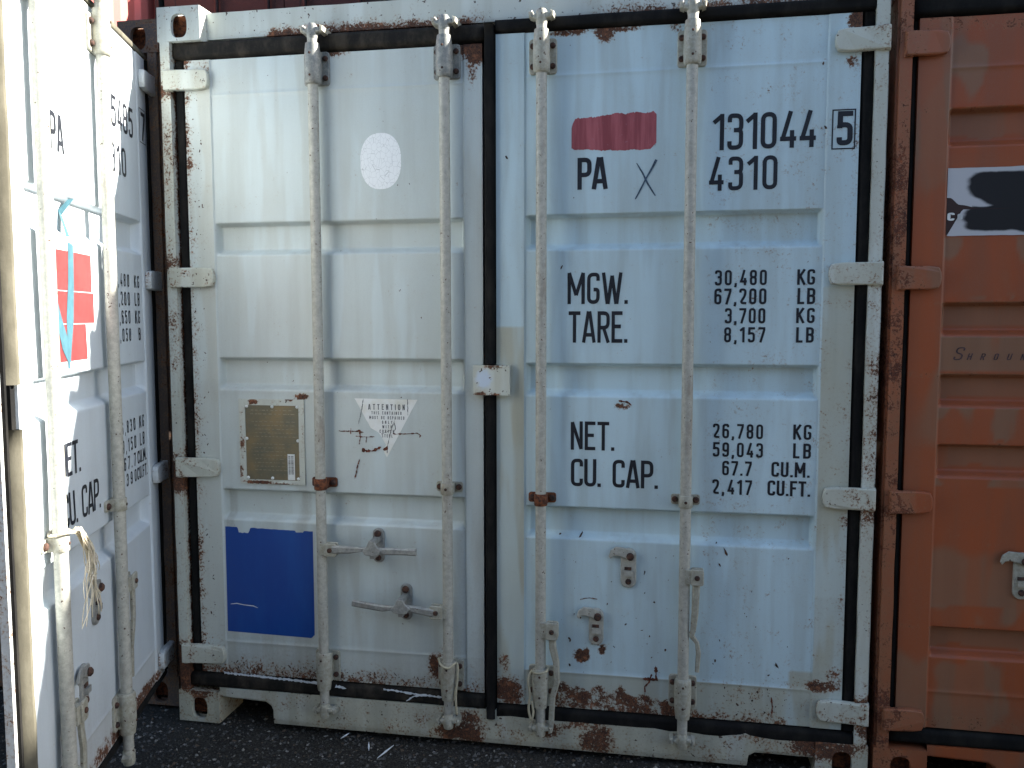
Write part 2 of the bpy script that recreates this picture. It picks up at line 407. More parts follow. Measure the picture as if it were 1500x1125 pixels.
# ------------------------------------------------------------------ door
def door_profile(sx0, sx1, z0, z1, ribs, base=.015, weld=(2.285, .31), seed=0, dent=.0022, rdepth=.032):
    def f(x, z):
        y = base
        if sx0 < x < sx1:
            e = min(smooth(sx0, sx0 + .004, x), 1 - smooth(sx1 - .004, sx1, x))
            y += .0045 * e
            for zt, zb in ribs:
                if zb - .004 < z < zt + .004:
                    q = smooth(zb, zb + .026, z) * (1 - smooth(zt - .013, zt, z)) * smooth(sx0 + .003, sx0 + .016, x) * (1 - smooth(sx1 - .016, sx1 - .003, x))
                    y += rdepth * q
            for wz in weld:
                d = abs(z - wz)
                if d < .006: y -= .0022 * (1 - d / .006) * e
            y += dent * (nz(x * 3.1 + seed, z * 2.3, seed) + .5 * nz(x * 7 + seed, z * 5)) * e
        return y
    return f
def grid_lines(a, b, step, feats):
    L = [a + (b - a) * i / int((b - a) / step) for i in range(int((b - a) / step) + 1)]
    for f in feats:
        for d in (-.003, 0, .003):
            if a < f + d < b: L.append(f + d)
    L = sorted(L); out = [L[0]]
    for v in L[1:]:
        if v - out[-1] > .0012: out.append(v)
    out[-1] = b
    return out
def make_leaf(cont, pin, x0, x1, z0, z1, f, ribs, sx0, sx1, mat, wear, step=.009, weld=(2.285, .31)):
    X = grid_lines(x0, x1, step, [sx0, sx0 + .004, sx0 + .016, sx1, sx1 - .016, sx1 - .004])
    zf = []
    for zt, zb in ribs: zf += [zt, zt - .0065, zt - .013, zb, zb + .013, zb + .026]
    Z = grid_lines(z0, z1, step, zf + list(weld))
    mb = MB(); nzv = len(Z); vs_ = [(x, f(x, z), z) for x in X for z in Z]; fs = []
    for i in range(len(X) - 1):
        for j in range(nzv - 1): fs.append([i * nzv + j, (i + 1) * nzv + j, (i + 1) * nzv + j + 1, i * nzv + j + 1])
    mb.add(vs_, fs, 0, True)
    yb = .062                                       # edges and back
    def edge(P):
        q = [(p[0], yb, p[2]) for p in P]; n = len(P); mb.add(P + q, [[i, n + i, n + i + 1, i + 1] for i in range(n - 1)], 0)
    edge([(x0, f(x0, z), z) for z in Z][::-1]); edge([(x1, f(x1, z), z) for z in Z])
    edge([(x, f(x, z0), z0) for x in X]); edge([(x, f(x, z1), z1) for x in X][::-1])
    mb.add([(x0, yb, z0), (x1, yb, z0), (x1, yb, z1), (x0, yb, z1)], [[3, 2, 1, 0]], 0)
    return mb.build('door', mat, cont, (pin[0], pin[1], 0), wear, loc=(pin[0], pin[1], 0))

RY = -.022          # rod axis depth
def lock_rod(d, off, x, zt=2.46, zb=.125, mat='rod'):
    mb = MB(); zs = [zb, zb + .07] + [.3 + .2 * i for i in range(11)] + [zt - .05, zt]
    mb.lathe(x, RY, [(z, .0165 if (z < .2 or z > 2.40) else .018) for z in zs], 24)
    return mb.build('lock_rod', M[mat], d, off)
def rod_bracket(d, off, x, top, f, mats):
    z0, z1 = (2.297, 2.410) if top else (.195, .307)
    mb = MB(); yb = f(x, z0) ; mb.prism(capsule(x - .046, x + .046, z0, z1, .011, 4), yb - .009, yb + .004, .003)
    for sx in (-.033, .033):
        for z in (z0 + .024, z1 - .024): mb.bolt(x + sx, z, yb - .009, .0095, .009, 1)
    ex = (z1 + .018 if top else z0 - .02)
    zz = [z0 - .004, z0, z0 + .006, z0 + .03, z1 - .03, z1, ex] if top else [ex, z0, z0 + .03, z1 - .03, z1 - .006, z1, z1 + .004]
    rr = [.0225, .026, .0275, .0285, .0275, .0255, .023] if top else [.023, .0255, .0275, .0285, .0275, .026, .0225]
    mb.lathe(x, RY, list(zip(zz, rr)), 22)
    for z in (z0 + .022, z1 - .018): mb.bolt(x, z, RY - .0265, .004, .003, 1)
    mb.box(x - .022, x + .022, RY, yb - .006, z0 + .004, z1 - .004)
    return mb.build('rod_bracket', mats, d, off)
def cam_head(d, off, x, top, mat, turn=0):
    mb = MB(); s = 1 if top else -1; zc = 2.468 if top else .098
    mb.lathe(x, RY, [(zc - .026, .0165), (zc - .018, .0185), (zc, .019), (zc + .018, .018), (zc + .026, .012)] , 16)
    mb.prism([(x - .028, zc - .006), (x - .012, zc - .013), (x + .012, zc - .010), (x + .031, zc - .003), (x + .029, zc + .010), (x + .01, zc + .014), (x - .015, zc + .012), (x - .030, zc + .005)], RY - .013, RY + .014, .005)
    return mb.build('cam_head', M[mat], d, off, jig=.002)
def rod_guide(d, off, x, z, f, mats, rusty_side=0):
    mb = MB(); yb = f(x, z)
    mb.prism(capsule(x - .047, x + .047, z - .017, z + .017, .008, 3), yb - .008, yb + .003, .002)
    mb.lathe(x, RY, [(z - .02, .021), (z - .018, .0225), (z + .018, .0225), (z + .02, .021)], 18)
    mb.box(x - .02, x + .02, RY, yb - .005, z - .018, z + .018)
    for sx in (-.034, .034): mb.bolt(x + sx, z, yb - .008, .0105, .009, 1)
    mb.bolt(x, z, RY - .0215, .005, .003, 1)
    return mb.build('rod_guide', mats, d, off)
def hinge(d, off, xa, xb, z, mat, wear, left, f, h=.07):
    # blade rounded on the door side, bent over the gasket to the pin
    mb = MB(); xi, xo = (xb, xa) if left else (xa, xb)       # xi = tip on the door, xo = pin end
    sgn = 1 if xi > xo else -1; hh = h / 2; tip = []
    for k in range(7):
        a = R(90 - 180 * k / 6); tip.append((xi - sgn * .022 + sgn * .022 * max(0, math.cos(a)) ** .7, z + hh * (.93 if abs(math.sin(a)) > .9 else 1) * math.sin(a)))
    n = 8; xm = xi - sgn * .022
    top = [(xo + (xm - xo) * k / n, z + hh) for k in range(n)]; bot = [(xo + (xm - xo) * k / n, z - hh) for k in range(n)][::-1]
    poly = top + tip + bot
    def yf(x, zz): t = smooth(0, 1, abs(x - xo) / .10); return -.010 * (1 - t) + .0 * t
    mb.prism(poly, -.006, .0135, .004, yf=yf)
    mb.lathe(xo + sgn * .012, .004, [(z - hh - .002, .0145), (z + hh + .002, .0145)], 14)
    return mb.build('hinge', mat, d, off, wear, jig=.0012)
def bar(d, off, P, mat, y=-.047, th=.006, name='handle'):
    """P: list of (x, z, half width, depth offset)"""
    mb = MB(); pts = [Vector((p[0], p[1])) for p in P]; n = len(P); fr = []
    for i in range(n):
        t = (pts[min(i + 1, n - 1)] - pts[max(i - 1, 0)]).normalized(); nn = Vector((-t.y, t.x)); a = pts[i] + nn * P[i][2]; b = pts[i] - nn * P[i][2]; yy = y + P[i][3]
        fr.append([(a.x, yy - th * .4, a.y), ((a.x * .8 + b.x * .2), yy - th, a.y * .8 + b.y * .2), ((a.x * .2 + b.x * .8), yy - th, a.y * .2 + b.y * .8), (b.x, yy - th * .4, b.y), (b.x, yy + th, b.y), (a.x, yy + th, a.y)])
    vs_ = [q for r_ in fr for q in r_]; fs = []
    for i in range(n - 1):
        for k in range(6): fs.append([i * 6 + k, i * 6 + (k + 1) % 6, (i + 1) * 6 + (k + 1) % 6, (i + 1) * 6 + k])
    fs.append([0, 1, 2, 3, 4, 5][::-1]); fs.append([(n - 1) * 6 + k for k in range(6)])
    mb.add(vs_, fs); return mb.build(name, M[mat], d, off, jig=.0015)
def lug(d, off, rx, x0, x1, z0, z1, mats, slot=True):
    mb = MB(); mb.prism(capsule(x0, x1, z0, z1, .008, 3), RY - .028, RY - .022, .003); mb.prism(capsule(x0, x1, z0, z1, .008, 3), RY - .006, RY + .002, .002)
    xa, xb = (rx, x0 + .012) if x0 > rx else (x1 - .012, rx)
    mb.box(xa, xb, RY - .0215, RY - .0065, z0 + .004, z1 - .004)
    mb.bolt((x0 + x1) / 2, (z0 + z1) / 2, RY - .028, .0085, .006, 1)
    return mb.build('handle_lug', mats, d, off)
def hasp_open(d, off, x0, x1, z0, z1, f, mats):
    mb = MB(); yb = f((x0 + x1) / 2, (z0 + z1) / 2); xc = (x0 + x1) / 2
    mb.prism(capsule(x0, x1, z0, z1, (x1 - x0) / 2 * .96, 5), yb - .009, yb + .004, .003)
    mb.bolt(xc + .006, z1 - .026, yb - .016, .013, .012, 1); mb.bolt(xc, z0 + .022, yb - .009, .010, .007, 1)
    mb.box(xc - .013, xc + .016, yb - .019, yb - .008, z0 + .042, z0 + .060); mb.box(xc - .013, xc + .010, yb - .0125, yb - .009, z0 + .062, z0 + .072, m=1)
    hx, hz = xc + .006, z1 - .026
    mb.prism([(hx + .017, hz + .008), (hx + .01, hz + .022), (hx - .02, hz + .028), (hx - .048, hz + .030), (hx - .066, hz + .017), (hx - .072, hz - .004), (hx - .066, hz - .012), (hx - .057, hz - .002), (hx - .042, hz + .0), (hx - .016, hz - .008), (hx + .006, hz - .016)], yb - .017, yb - .010, .003)
    return mb.build('handle_hasp', mats, d, off)
def hasp_closed(d, off, xc, z0, z1, f, mats, zb):
    mb = MB(); yb = f(xc, z0); mb.prism(capsule(xc - .021, xc + .021, z0, z1, .019, 4), yb - .009, yb + .004, .003)
    mb.bolt(xc, z1 - .018, yb - .012, .0125, .012, 1); mb.bolt(xc, z0 + .018, yb - .009, .0105, .009, 1)
    mb.prism([(xc - .034, zb - .004), (xc - .024, zb - .016), (xc, zb - .020), (xc + .024, zb - .016), (xc + .036, zb + .002), (xc + .018, zb + .016), (xc + .010, zb + .034), (xc - .010, zb + .034), (xc - .018, zb + .014)], -.064, -.057, .003)
    mb.box(xc - .009, xc + .009, -.060, yb, zb + .018, zb + .034); mb.box(xc - .008, xc + .008, -.058, yb, zb - .03, zb - .017)
    return mb.build('handle_hasp', mats, d, off)
def gasket(d, off, segs, mat, y=.012, name='gasket', deep=.045):
    obs = []
    for (x0, x1, z0, z1) in segs:
        mb = MB(); n = 6; horiz = (x1 - x0) > (z1 - z0); L0, L1 = (x0, x1) if horiz else (z0, z1); a0, a1 = (z0, z1) if horiz else (x0, x1)
        k = int((L1 - L0) / .05) + 1; vs_ = []; fs = []
        for i in range(k + 1):
            l = L0 + (L1 - L0) * i / k; wob = .0018 * nz(l * 6, a0 * 30)
            for j in range(n + 1):
                t = j / n; a = a0 + (a1 - a0) * t + wob; yy = y + (deep if j in (0, n) else -.009 * math.sin(math.pi * t) ** .28) + .002 * nz(l * 9, 4)
                vs_.append((l, yy, a) if horiz else (a, yy, l))
        for i in range(k):
            for j in range(n):
                q = [i * (n + 1) + j, (i + 1) * (n + 1) + j, (i + 1) * (n + 1) + j + 1, i * (n + 1) + j + 1]; fs.append(q if horiz else q[::-1])
        fs.append(list(range(n + 1))); fs.append([k * (n + 1) + j for j in range(n + 1)][::-1])
        mb.add(vs_, fs, 0, True); obs.append(mb.build(name, M[mat] if isinstance(mat, str) else mat, d, off))
    return obs

# ------------------------------------------------------------------ container frame
def ring_plate(mb, a0, a1, b0, b1, ca, cb, ra, rb, fn, flip, m=0, n=24):
    """rectangle with an oval hole ; fn(a,b,depth)->xyz"""
    ou, inn = [], []
    for k in range(n):
        th = 2 * math.pi * (k + .5) / n; c, s = math.cos(th), math.sin(th)
        e = 1 / max(abs(c) / ((a1 - a0) / 2), abs(s) / ((b1 - b0) / 2)); ou.append(((a0 + a1) / 2 + c * e, (b0 + b1) / 2 + s * e))
        q = (abs(c) ** 3 + abs(s) ** 3) ** (-1 / 3); inn.append((ca + ra * c * q, cb + rb * s * q))
    for i in (0,): pass
    corners = [(a0, b0), (a1, b0), (a1, b1), (a0, b1)]
    for cx, cy in corners:
        k = min(range(n), key=lambda i: (ou[i][0] - cx) ** 2 + (ou[i][1] - cy) ** 2); ou[k] = (cx, cy)
    V = [fn(a, b, 0) for a, b in ou] + [fn(a, b, 0) for a, b in inn] + [fn(a, b, .016) for a, b in inn]
    fs = []
    for k in range(n):
        j = (k + 1) % n
        for q in ([k, j, n + j, n + k], [n + k, n + j, 2 * n + j, 2 * n + k]): fs.append(q[::-1] if flip else q)
    mb.add(V, fs, m)
def corner_casting(cont, x0, z0, top, mats, wear):
    mb = MB(); x1, z1 = x0 + .162, z0 + .118; D = .178; rr = 0
    ring_plate(mb, x0, x1, z0, z1, (x0 + x1) / 2 + .002, z0 + .052, .031, .041, lambda a, b, d: (a, d, b), False)
    out = x0 < 1
    ring_plate(mb, 0, D, z0, z1, D / 2, z0 + .055, .036, .030, lambda a, b, d: ((x0 + d) if out else (x1 - d), a, b), out)
    xi = x1 if out else x0
    mb.add([(xi, 0, z0), (xi, D, z0), (xi, D, z1), (xi, 0, z1)], [[0, 1, 2, 3] if out else [3, 2, 1, 0]])
    zt, zo = (z1, z0) if top else (z0, z1)
    ring_plate(mb, x0, x1, 0, D, (x0 + x1) / 2, D / 2, .031, .06, lambda a, b, d: (a, b, zt - d if top else zt + d), not top)
    mb.add([(x0, 0, zo), (x1, 0, zo), (x1, D, zo), (x0, D, zo)], [[3, 2, 1, 0] if top else [0, 1, 2, 3]])
    mb.add([(x0, D, z0), (x1, D, z0), (x1, D, z1), (x0, D, z1)], [[3, 2, 1, 0]])
    mb.box(x0 + .017, x1 - .017, .045, D - .017, z0 + .017, z1 - .017, m=1)  # rusty block added inside so the hollow casting's holes read dark
    return mb.build('corner_casting', [mats, M['rust']], cont, (0, 0, 0), wear)
def corrug_side(cont, x, mat, sgn, L=12.0, z0=.12, z1=2.5, wear=None):
    mb = MB(); vs_ = []; fs = []; y = .2; pts = []
    while y < L:
        pts += [(y, 0), (y + .10, 0), (y + .14, .034), (y + .24, .034)]; y += .28
    for (yy, d) in pts:
        vs_ += [(x - sgn * d, yy, z0), (x - sgn * d, yy, z1)]
    for i in range(len(pts) - 1):
        q = [2 * i, 2 * i + 2, 2 * i + 3, 2 * i + 1]; fs.append(q if sgn > 0 else q[::-1])
    mb.add(vs_, fs); return mb.build('side_wall', mat, cont, (0, 0, 0), wear)
W_ = 2.438
def frame(cont, fm, wear, header_y=.05, castmat=None, L=12.0, inside=True, cwear=None):
    cm = castmat or fm; cw = cwear or wear
    for x0 in (0, W_ - .162):
        corner_casting(cont, x0, 2.473, True, cm, cw); corner_casting(cont, x0, 0, False, cm, cw)
    for s in (0, 1):
        mb = MB(); X = lambda a: a if s == 0 else W_ - a
        def bx(a, b, *r_): mb.box(min(X(a), X(b)), max(X(a), X(b)), *r_)
        bx(.008, .044, .0, .05, .1185, 2.4725, .02); bx(.003, .0445, .0505, .12, .1185, 2.4725, .05); bx(.002, .008, .014, .0505, .1185, 2.4725, .05)
        mb.build('corner_post', fm, cont, (0, 0, 0), wear, jig=.0015)
    mb = MB(); a, b = .1625, W_ - .1625
    mb.box(a, b, header_y, .12, 2.487, 2.578, .016); mb.box(a, b, header_y + .022, .14, 2.578, 2.586, .05); mb.box(.046, b + .118, .066, .12, 2.40, 2.4868, .03)
    mb.build('header', fm, cont, (0, 0, 0), wear, jig=.0015)
    mb = MB(); y0, y1 = .006, .10        # sill with fork openings
    top = .1345
    prof = [(.1625, top), (.1625, .100), (.345, .094), (.366, .080), (.374, .060), (.375, .014), (2.06, .014), (2.066, .05), (2.085, .062), (2.262, .062), (2.2755, .062), (2.2755, top)]
    xs = [.1625 + (2.2755 - .1625) * i / 140 for i in range(141)]; xs = sorted(set(xs + [p[0] for p in prof]))
    def low(x):
        for i in range(1, len(prof) - 2):
            if prof[i][0] <= x <= prof[i + 1][0]:
                t = (x - prof[i][0]) / max(1e-9, prof[i + 1][0] - prof[i][0]); return prof[i][1] + t * (prof[i + 1][1] - prof[i][1])
        return .06
    vs_ = []; fs = []; nr = 8
    for x in xs:
        lo = low(x)
        for k in range(nr): vs_.append((x, y0 + (.003 if k == 0 else 0), lo + (top - lo) * k / (nr - 1)))
        vs_.append((x, y1, top)); vs_.append((x, y1, lo))
    n2 = nr + 2
    for i in range(len(xs) - 1):
        for k in range(n2): fs.append([i * n2 + k, (i + 1) * n2 + k, (i + 1) * n2 + (k + 1) % n2, i * n2 + (k + 1) % n2])
    mb.add(vs_, fs); mb.box(.046, 2.392, .066, .12, .1350, .20, .05)
    mb.build('sill', fm, cont, (0, 0, 0), wear)
    corrug_side(cont, .03, fm, -1, L); corrug_side(cont, W_ - .03, fm, 1, L)
    mb = MB(); mb.box(.03, W_ - .03, .14, L, 2.52, 2.56, 50); mb.build('roof', fm, cont)
    mb = MB(); mb.box(.03, W_ - .03, .125, L, .125, .16, 50); mb.build('floor', M['floorply'], cont)
    mb = MB(); mb.box(.03, W_ - .03, L, L + .04, 0, 2.56, 50); mb.build('end_wall', fm, cont)
def keepers(cont, xs, fm, header_y=.05):
    for x in xs:
        for zc, yb in ((2.478, header_y - .002), (.098, .004)):
            for s in (-1, 1):
                mb = MB(); mb.prism([(x + s * .027, zc - .016), (x + s * .040, zc - .011), (x + s * .042, zc + .006), (x + s * .029, zc + .011)], RY - .012, yb, .006)
                mb.build('cam_keeper', fm, cont, jig=.003)
RODX = (.587, 1.046, 1.370, 1.847)

def rust_spots(sp, x, z):
    v = 0
    for (cx, cz, rx, rz, a) in sp:
        d = math.hypot((x - cx) / rx, (z - cz) / rz)
        if d < 1.6: v = max(v, a * (1 - smooth(.45, 1.6, d)))
    return v

# ---- first container: the closed white one in the middle
main = thing('shipping_container', 'closed white shipping container with blue square, brass plate and black weight lettering', 'shipping container', (0, 0, 0), 'shipping containers parked side by side')
def wear_frame(x, y, z):
    r = .12; d = .0; alt = .75
    if z > 2.47 and .165 < x < 2.27:            # header
        e = 1 - smooth(2.487, 2.535, z + .014 * nz(x * 9, 3)); k = smooth(.30, .42, x) * (1 - smooth(1.10, 1.2, x)) * (.75 + .4 * nz(x * 5, 1)) + smooth(1.45, 1.6, x) * .55
        r = .10 + .85 * e * min(1, k); alt = .25; d = .5 * (1 - smooth(2.49, 2.50, z)) * smooth(.2, .8, x)
        if z < 2.4868: r = .75; d = .8
    elif z > 2.47: r = .16; alt = .3
    elif z < .136:
        alt = .95; r = .24 + .12 * nz(x * 6, z * 9) + rust_spots([(1.115, .05, .05, .07, .42), (1.56, .06, .055, .06, .50), (1.03, .04, .05, .03, .45), (1.40, .08, .04, .025, .5), (1.5, .11, .06, .015, .35), (.08, .11, .09, .02, .4), (2.30, .1, .1, .04, .4)], x, z); d = .22 + .25 * (1 - smooth(.015, .06, z))
        r += .2 * smooth(1.85, 2.2, x) * smooth(.08, .13, z)
    elif x < .1:
        alt = .6; r = .27 + .10 * nz(z * 5, 2) + (.35 if y > .03 else 0); d = .05 + .35 * smooth(.03, .06, y)
        r += .25 * max(0, nz(z * 3.1, 7)) + rust_spots([(.02, 2.30, .05, .03, .4), (.02, 1.7, .05, .03, .4), (.02, .93, .05, .06, .5), (.02, .2, .08, .08, .6)], x, z)
    else:
        alt = .55; r = .24 + .12 * nz(z * 6, 5); r += rust_spots([(2.42, 1.2, .03, .25, .2), (2.42, .9, .03, .06, .35), (2.42, .22, .06, .06, .45)], x, z)
    return (r, alt, d, 0)
frame(main, M['frame'], wear_frame)
keepers(main, RODX, M['bracket2'])

RIBL = [(1.841, 1.723), (1.363, 1.242), (.884, .766)]
RIBR = [(1.846, 1.724), (1.353, 1.238), (.866, .750)]
fL = door_profile(.187, 1.104, .19, 2.408, RIBL, seed=1.3)
fR = door_profile(1.308, 2.262, .16, 2.434, RIBR, seed=4.7, weld=(2.293, .284))
spL = [(1.14, 2.40, .05, .06, .95), (.62, 2.41, .10, .02, .6), (1.13, 2.33, .018, .08, .5), (.99, .27, .03, .05, .75), (.50, 1.225, .03, .012, .8), (1.02, .3, .04, .05, .35)]
def wear_L(x, y, z):
    r = .03; alt = .52; d = .03
    if x < .187:
        alt = .82; r = .10 + .42 * (1 - smooth(.09, .135, x + .01 * nz(z * 14, 2))) * (.75 + .5 * nz(z * 4, 8))
        if z > 2.36 or z < .34: r += .15
    if x > 1.104: alt = .55
    if z < .315: alt = .62; d = .10
    b = 1 - smooth(.19, .275 + .035 * nz(x * 5, 6), z); r = max(r, (.12 + .34 * b * (.7 + .5 * smooth(.2, .5, 1 - abs(x - .35) * 1.2))) if b > 0 else r)
    d += .35 * b * .5 + .18 * smooth(.0, .5, nz(x * 4, z * 1.4, 2)) * (1 - smooth(.3, 1.4, z))
    if .2 < x < .52 and .70 < z < .89: d += .25 * smooth(.1, .4, nz(x * 22, z * 3))
    d += .10 * (1 - smooth(1.25, 1.3, z)) * smooth(1.18, 1.24, z)
    r = max(r, rust_spots(spL, x, z))
    return (r, alt, d, 0)
spR = [(1.255, .205, .06, .055, .72), (1.20, .23, .03, .1, .3), (1.235, .30, .02, .04, .5), (1.57, 2.425, .035, .035, .8), (1.45, 2.43, .08, .015, .6), (1.60, 2.43, .12, .012, .6), (1.80, 2.43, .03, .02, .5), (1.505, .345, .028, .022, .95), (1.575, .372, .013, .016, .9), (1.525, .366, .009, .01, .8), (1.555, .398, .013, .01, .8), (1.70, .19, .03, .03, .5), (1.645, .235, .014, .02, .7), (1.64, 1.21, .03, .012, .6), (2.30, .30, .06, .02, .75), (2.33, .33, .03, .05, .5), (2.34, 2.41, .03, .03, .8), (2.33, 2.29, .02, .02, .6), (2.345, .85, .02, .03, .4), (2.05, .25, .07, .04, .32)]
def wear_R(x, y, z):
    r = .02; alt = .06; d = .02
    if x < 1.308: alt = 1.0 if z < 1.475 + .004 * nz(x * 40, 1) else .12
    if x > 2.262: alt = .92 if z < 1.60 else .10; r = .10
    if z < .285 or (x > 2.185 and z < .345): alt = .9; d = .08
    h = .245 - (x - 1.42) * .10 + .018 * nz(x * 24, 3) + .01 * nz(x * 60, 5)
    if 1.415 < x < 1.90:
        r = max(r, (.62 + .22 * nz(x * 30, z * 30, 5)) * (1 - smooth(h - .008, h + .022, z)))
    elif x >= 1.90: r = max(r, .15 + .35 * (1 - smooth(.17, .21, z)) * (1 - smooth(2.1, 2.3, x)))
    if x > 2.33: r = max(r, .22 + .2 * nz(z * 8, 5))
    r = max(r, rust_spots(spR, x, z))
    if x > 2.262 and z < .6: d += .12
    return (r, alt, d, 0)
def std_hardware(d, off, rods, f, brmat, rodmat='rod', lowmat=None):
    for x in rods:
        lock_rod(d, off, x, mat=rodmat); rod_bracket(d, off, x, True, f, [M[brmat], M['bolt']]); rod_bracket(d, off, x, False, f, [M[lowmat or 'bracket2'], M['bolt']])
        cam_head(d, off, x, True, brmat); cam_head(d, off, x, False, lowmat or 'bracket2')
def whinge(x, y, z):
    return (.20 + .18 * nz(z * 12, x * 12) + (.12 if abs(y) > .008 else 0), .75, .05, 0)
HZ = (2.338, 1.648, .961, .262)
HZR = (2.350, 1.640, .930, .226)

pinL = (.038, 0); dL = make_leaf(main, pinL, .090, 1.166, .190, 2.408, fL, RIBL, .187, 1.104, M['whiteleft'], wear_L); dL['label'] = 'left door leaf with blue square and brass plate'
oL = (pinL[0], 0, 0)
std_hardware(dL, oL, RODX[:2], fL, 'bracket')  # darker grey on the top cam heads stands in for shade
for x in RODX[:2]: rod_guide(dL, oL, x, .921, fL, [M['bracket2'] if x > 1 else M['rust'], M['bolt']])
for z in HZ: hinge(dL, oL, .024, .190, z, M['frame'], whinge, True, fL)
gasket(dL, oL, [(.046, 1.17, 2.410, 2.484)], 'rubber2', .026); gasket(dL, oL, [(.046, 1.17, .126, .189)], 'rubber2', .016)
gasket(dL, oL, [(.046, .0895, .1895, 2.4095)], 'rubber', .030)
pinR = (2.40, 0); dR = make_leaf(main, pinR, 1.212, 2.356, .160, 2.434, fR, RIBR, 1.308, 2.262, M['white'], wear_R, weld=(2.293, .284)); dR['label'] = 'right door leaf with black lettering and red overpainted block'
oR = (pinR[0], 0, 0)
def right_door_common(d, off, f, rib=None, brmat='bracket2', gm=('rubber', 'rubber', 'rubber', 'rubber')):
    std_hardware(d, off, RODX[2:], f, brmat)
    gasket(d, off, [(1.170, 1.2115, .105, 1.240), (1.170, 1.2115, 1.347, 2.466)], gm[0], .004, deep=.05)
    gasket(d, off, [(1.2115, 2.40, 2.4345, 2.485)], gm[1], .014); gasket(d, off, [(1.2115, 2.40, .100, .1595)], gm[2], .014)
    gasket(d, off, [(2.3565, 2.401, .1597, 2.434)], gm[3], .022)
    lug(d, off, 1.847, 1.866, 1.908, .634, .688, [M['bracket2'], M['bolt']]); lug(d, off, 1.370, 1.390, 1.432, .420, .479, [M['bracket2'], M['bolt']])
    bar(d, off, [(1.886, .650, .012, 0), (1.884, .60, .012, 0), (1.882, .54, .011, 0), (1.876, .48, .009, .004), (1.872, .46, .008, .006), (1.890, .435, .007, .012), (1.896, .40, .008, .014), (1.893, .337, .007, .014)], 'bracket2', RY - .014)
    bar(d, off, [(1.411, .44, .012, 0), (1.414, .39, .012, 0), (1.426, .34, .011, 0), (1.428, .27, .010, .002), (1.412, .215, .010, .006), (1.408, .12, .009, .006)], 'bracket2', RY - .014)
    hasp_open(d, off, 1.637, 1.689, .597, .733, f, [M['rod'], M['bolt']]); hasp_open(d, off, 1.531, 1.581, .392, .520, f, [M['rod'], M['bolt']])
right_door_common(dR, oR, fR)
rod_guide(dR, oR, 1.370, .895, fR, [M['rust'], M['bolt']]); rod_guide(dR, oR, 1.847, .906, fR, [M['bracket2'], M['bolt']])
for z in HZR: hinge(dR, oR, 2.276, 2.434, z, M['frame'], whinge, False, fR)
mb = MB(); mb.box(1.137, 1.262, -.010, -.003, 1.243, 1.344, .008); mb.box(1.137, 1.262, -.003, .012, 1.2435, 1.3435)
mb.build('lock_plate', M['frame'], dR, oR, lambda x, y, z: (.12 + rust_spots([(1.205, 1.342, .03, .012, .5), (1.16, 1.243, .02, .012, .6), (1.21, 1.24, .02, .012, .6)], x, z), .75, .02, 1 - smooth(.018, .034, math.hypot(x - 1.172, (z - 1.297) * .85) + .01 * nz(x * 90, z * 90))))
# closed handles on the left door
lug(dL, oL, .587, .604, .650, .668, .715, [M['bracket2'], M['bolt']]); lug(dL, oL, 1.046, .986, 1.032, .466, .514, [M['bracket2'], M['bolt']])
bar(dL, oL, [(.636, .695, .014, 0), (.70, .697, .013, -.002), (.745, .702, .008, -.006), (.80, .702, .007, -.008), (.83, .699, .012, -.004), (.90, .699, .011, 0), (.941, .699, .012, 0)], 'galv')
bar(dL, oL, [(1.0, .488, .014, 0), (.94, .496, .013, -.002), (.905, .504, .008, -.006), (.86, .501, .007, -.008), (.82, .496, .011, -.004), (.75, .502, .011, 0), (.706, .508, .011, 0)], 'galv')
hasp_closed(dL, oL, .785, .639, .762, fL, [M['galv'], M['bolt']], .701); hasp_closed(dL, oL, .885, .437, .567, fL, [M['galv'], M['bolt']], .501)

# ---- prints and plates on the left door
def patch(name, xs, zlo, zhi, f, mat, d, off, lift=.0008, rows=14, wear=None):
    mb = MB(); vs_ = []; fs = []; n = rows + 1
    for x in xs:
        a, b = zlo(x), zhi(x)
        for k in range(n): z = a + (b - a) * k / rows; vs_.append((x, f(x, z) - lift, z))
    for i in range(len(xs) - 1):
        for k in range(rows): fs.append([i * n + k, (i + 1) * n + k, (i + 1) * n + k + 1, i * n + k + 1])
    mb.add(vs_, fs, 0, True); return mb.build(name, mat, d, off, wear)
def lin(a, b, n): return [a + (b - a) * i / n for i in range(n + 1)]
def ovz(x, s):
    t = min(1, abs(x - .8095) / .0735); return 2.038 + s * .0945 * (1 - t ** 2.35) ** (1 / 2.2)
patch('oval_sticker', lin(.737, .882, 40), lambda x: ovz(x, -1), lambda x: ovz(x, 1), fL, M['oval'], dL, oL)
def btop(x):
    z = .742 - .004 * smooth(0, 1, (x - .2) / .3) + .0015 * nz(x * 60, 1)
    if .243 < x < .296: z -= .020 * smooth(.243, .25, x) * (1 - smooth(.286, .296, x)) + .004 * nz(x * 200, 2)
    if .47 < x < .50: z -= .006
    return z
patch('blue_sticker', lin(.196, .536, 90), lambda x: .349 - .018 * (x - .2) + (.012 * smooth(.522, .536, x)), btop, fL, M['blue'], dL, oL, rows=50)
mb = MB(); ribbon(mb, [(.21, .452), (.235, .456), (.262, .452), (.30, .45), (.318, .444)], [.0006, .0016, .0012, .0016, .0004], False, lambda x, z: fL(x, z) - .0016); mb.build('scratch', M['stickwhite'], dL, oL)
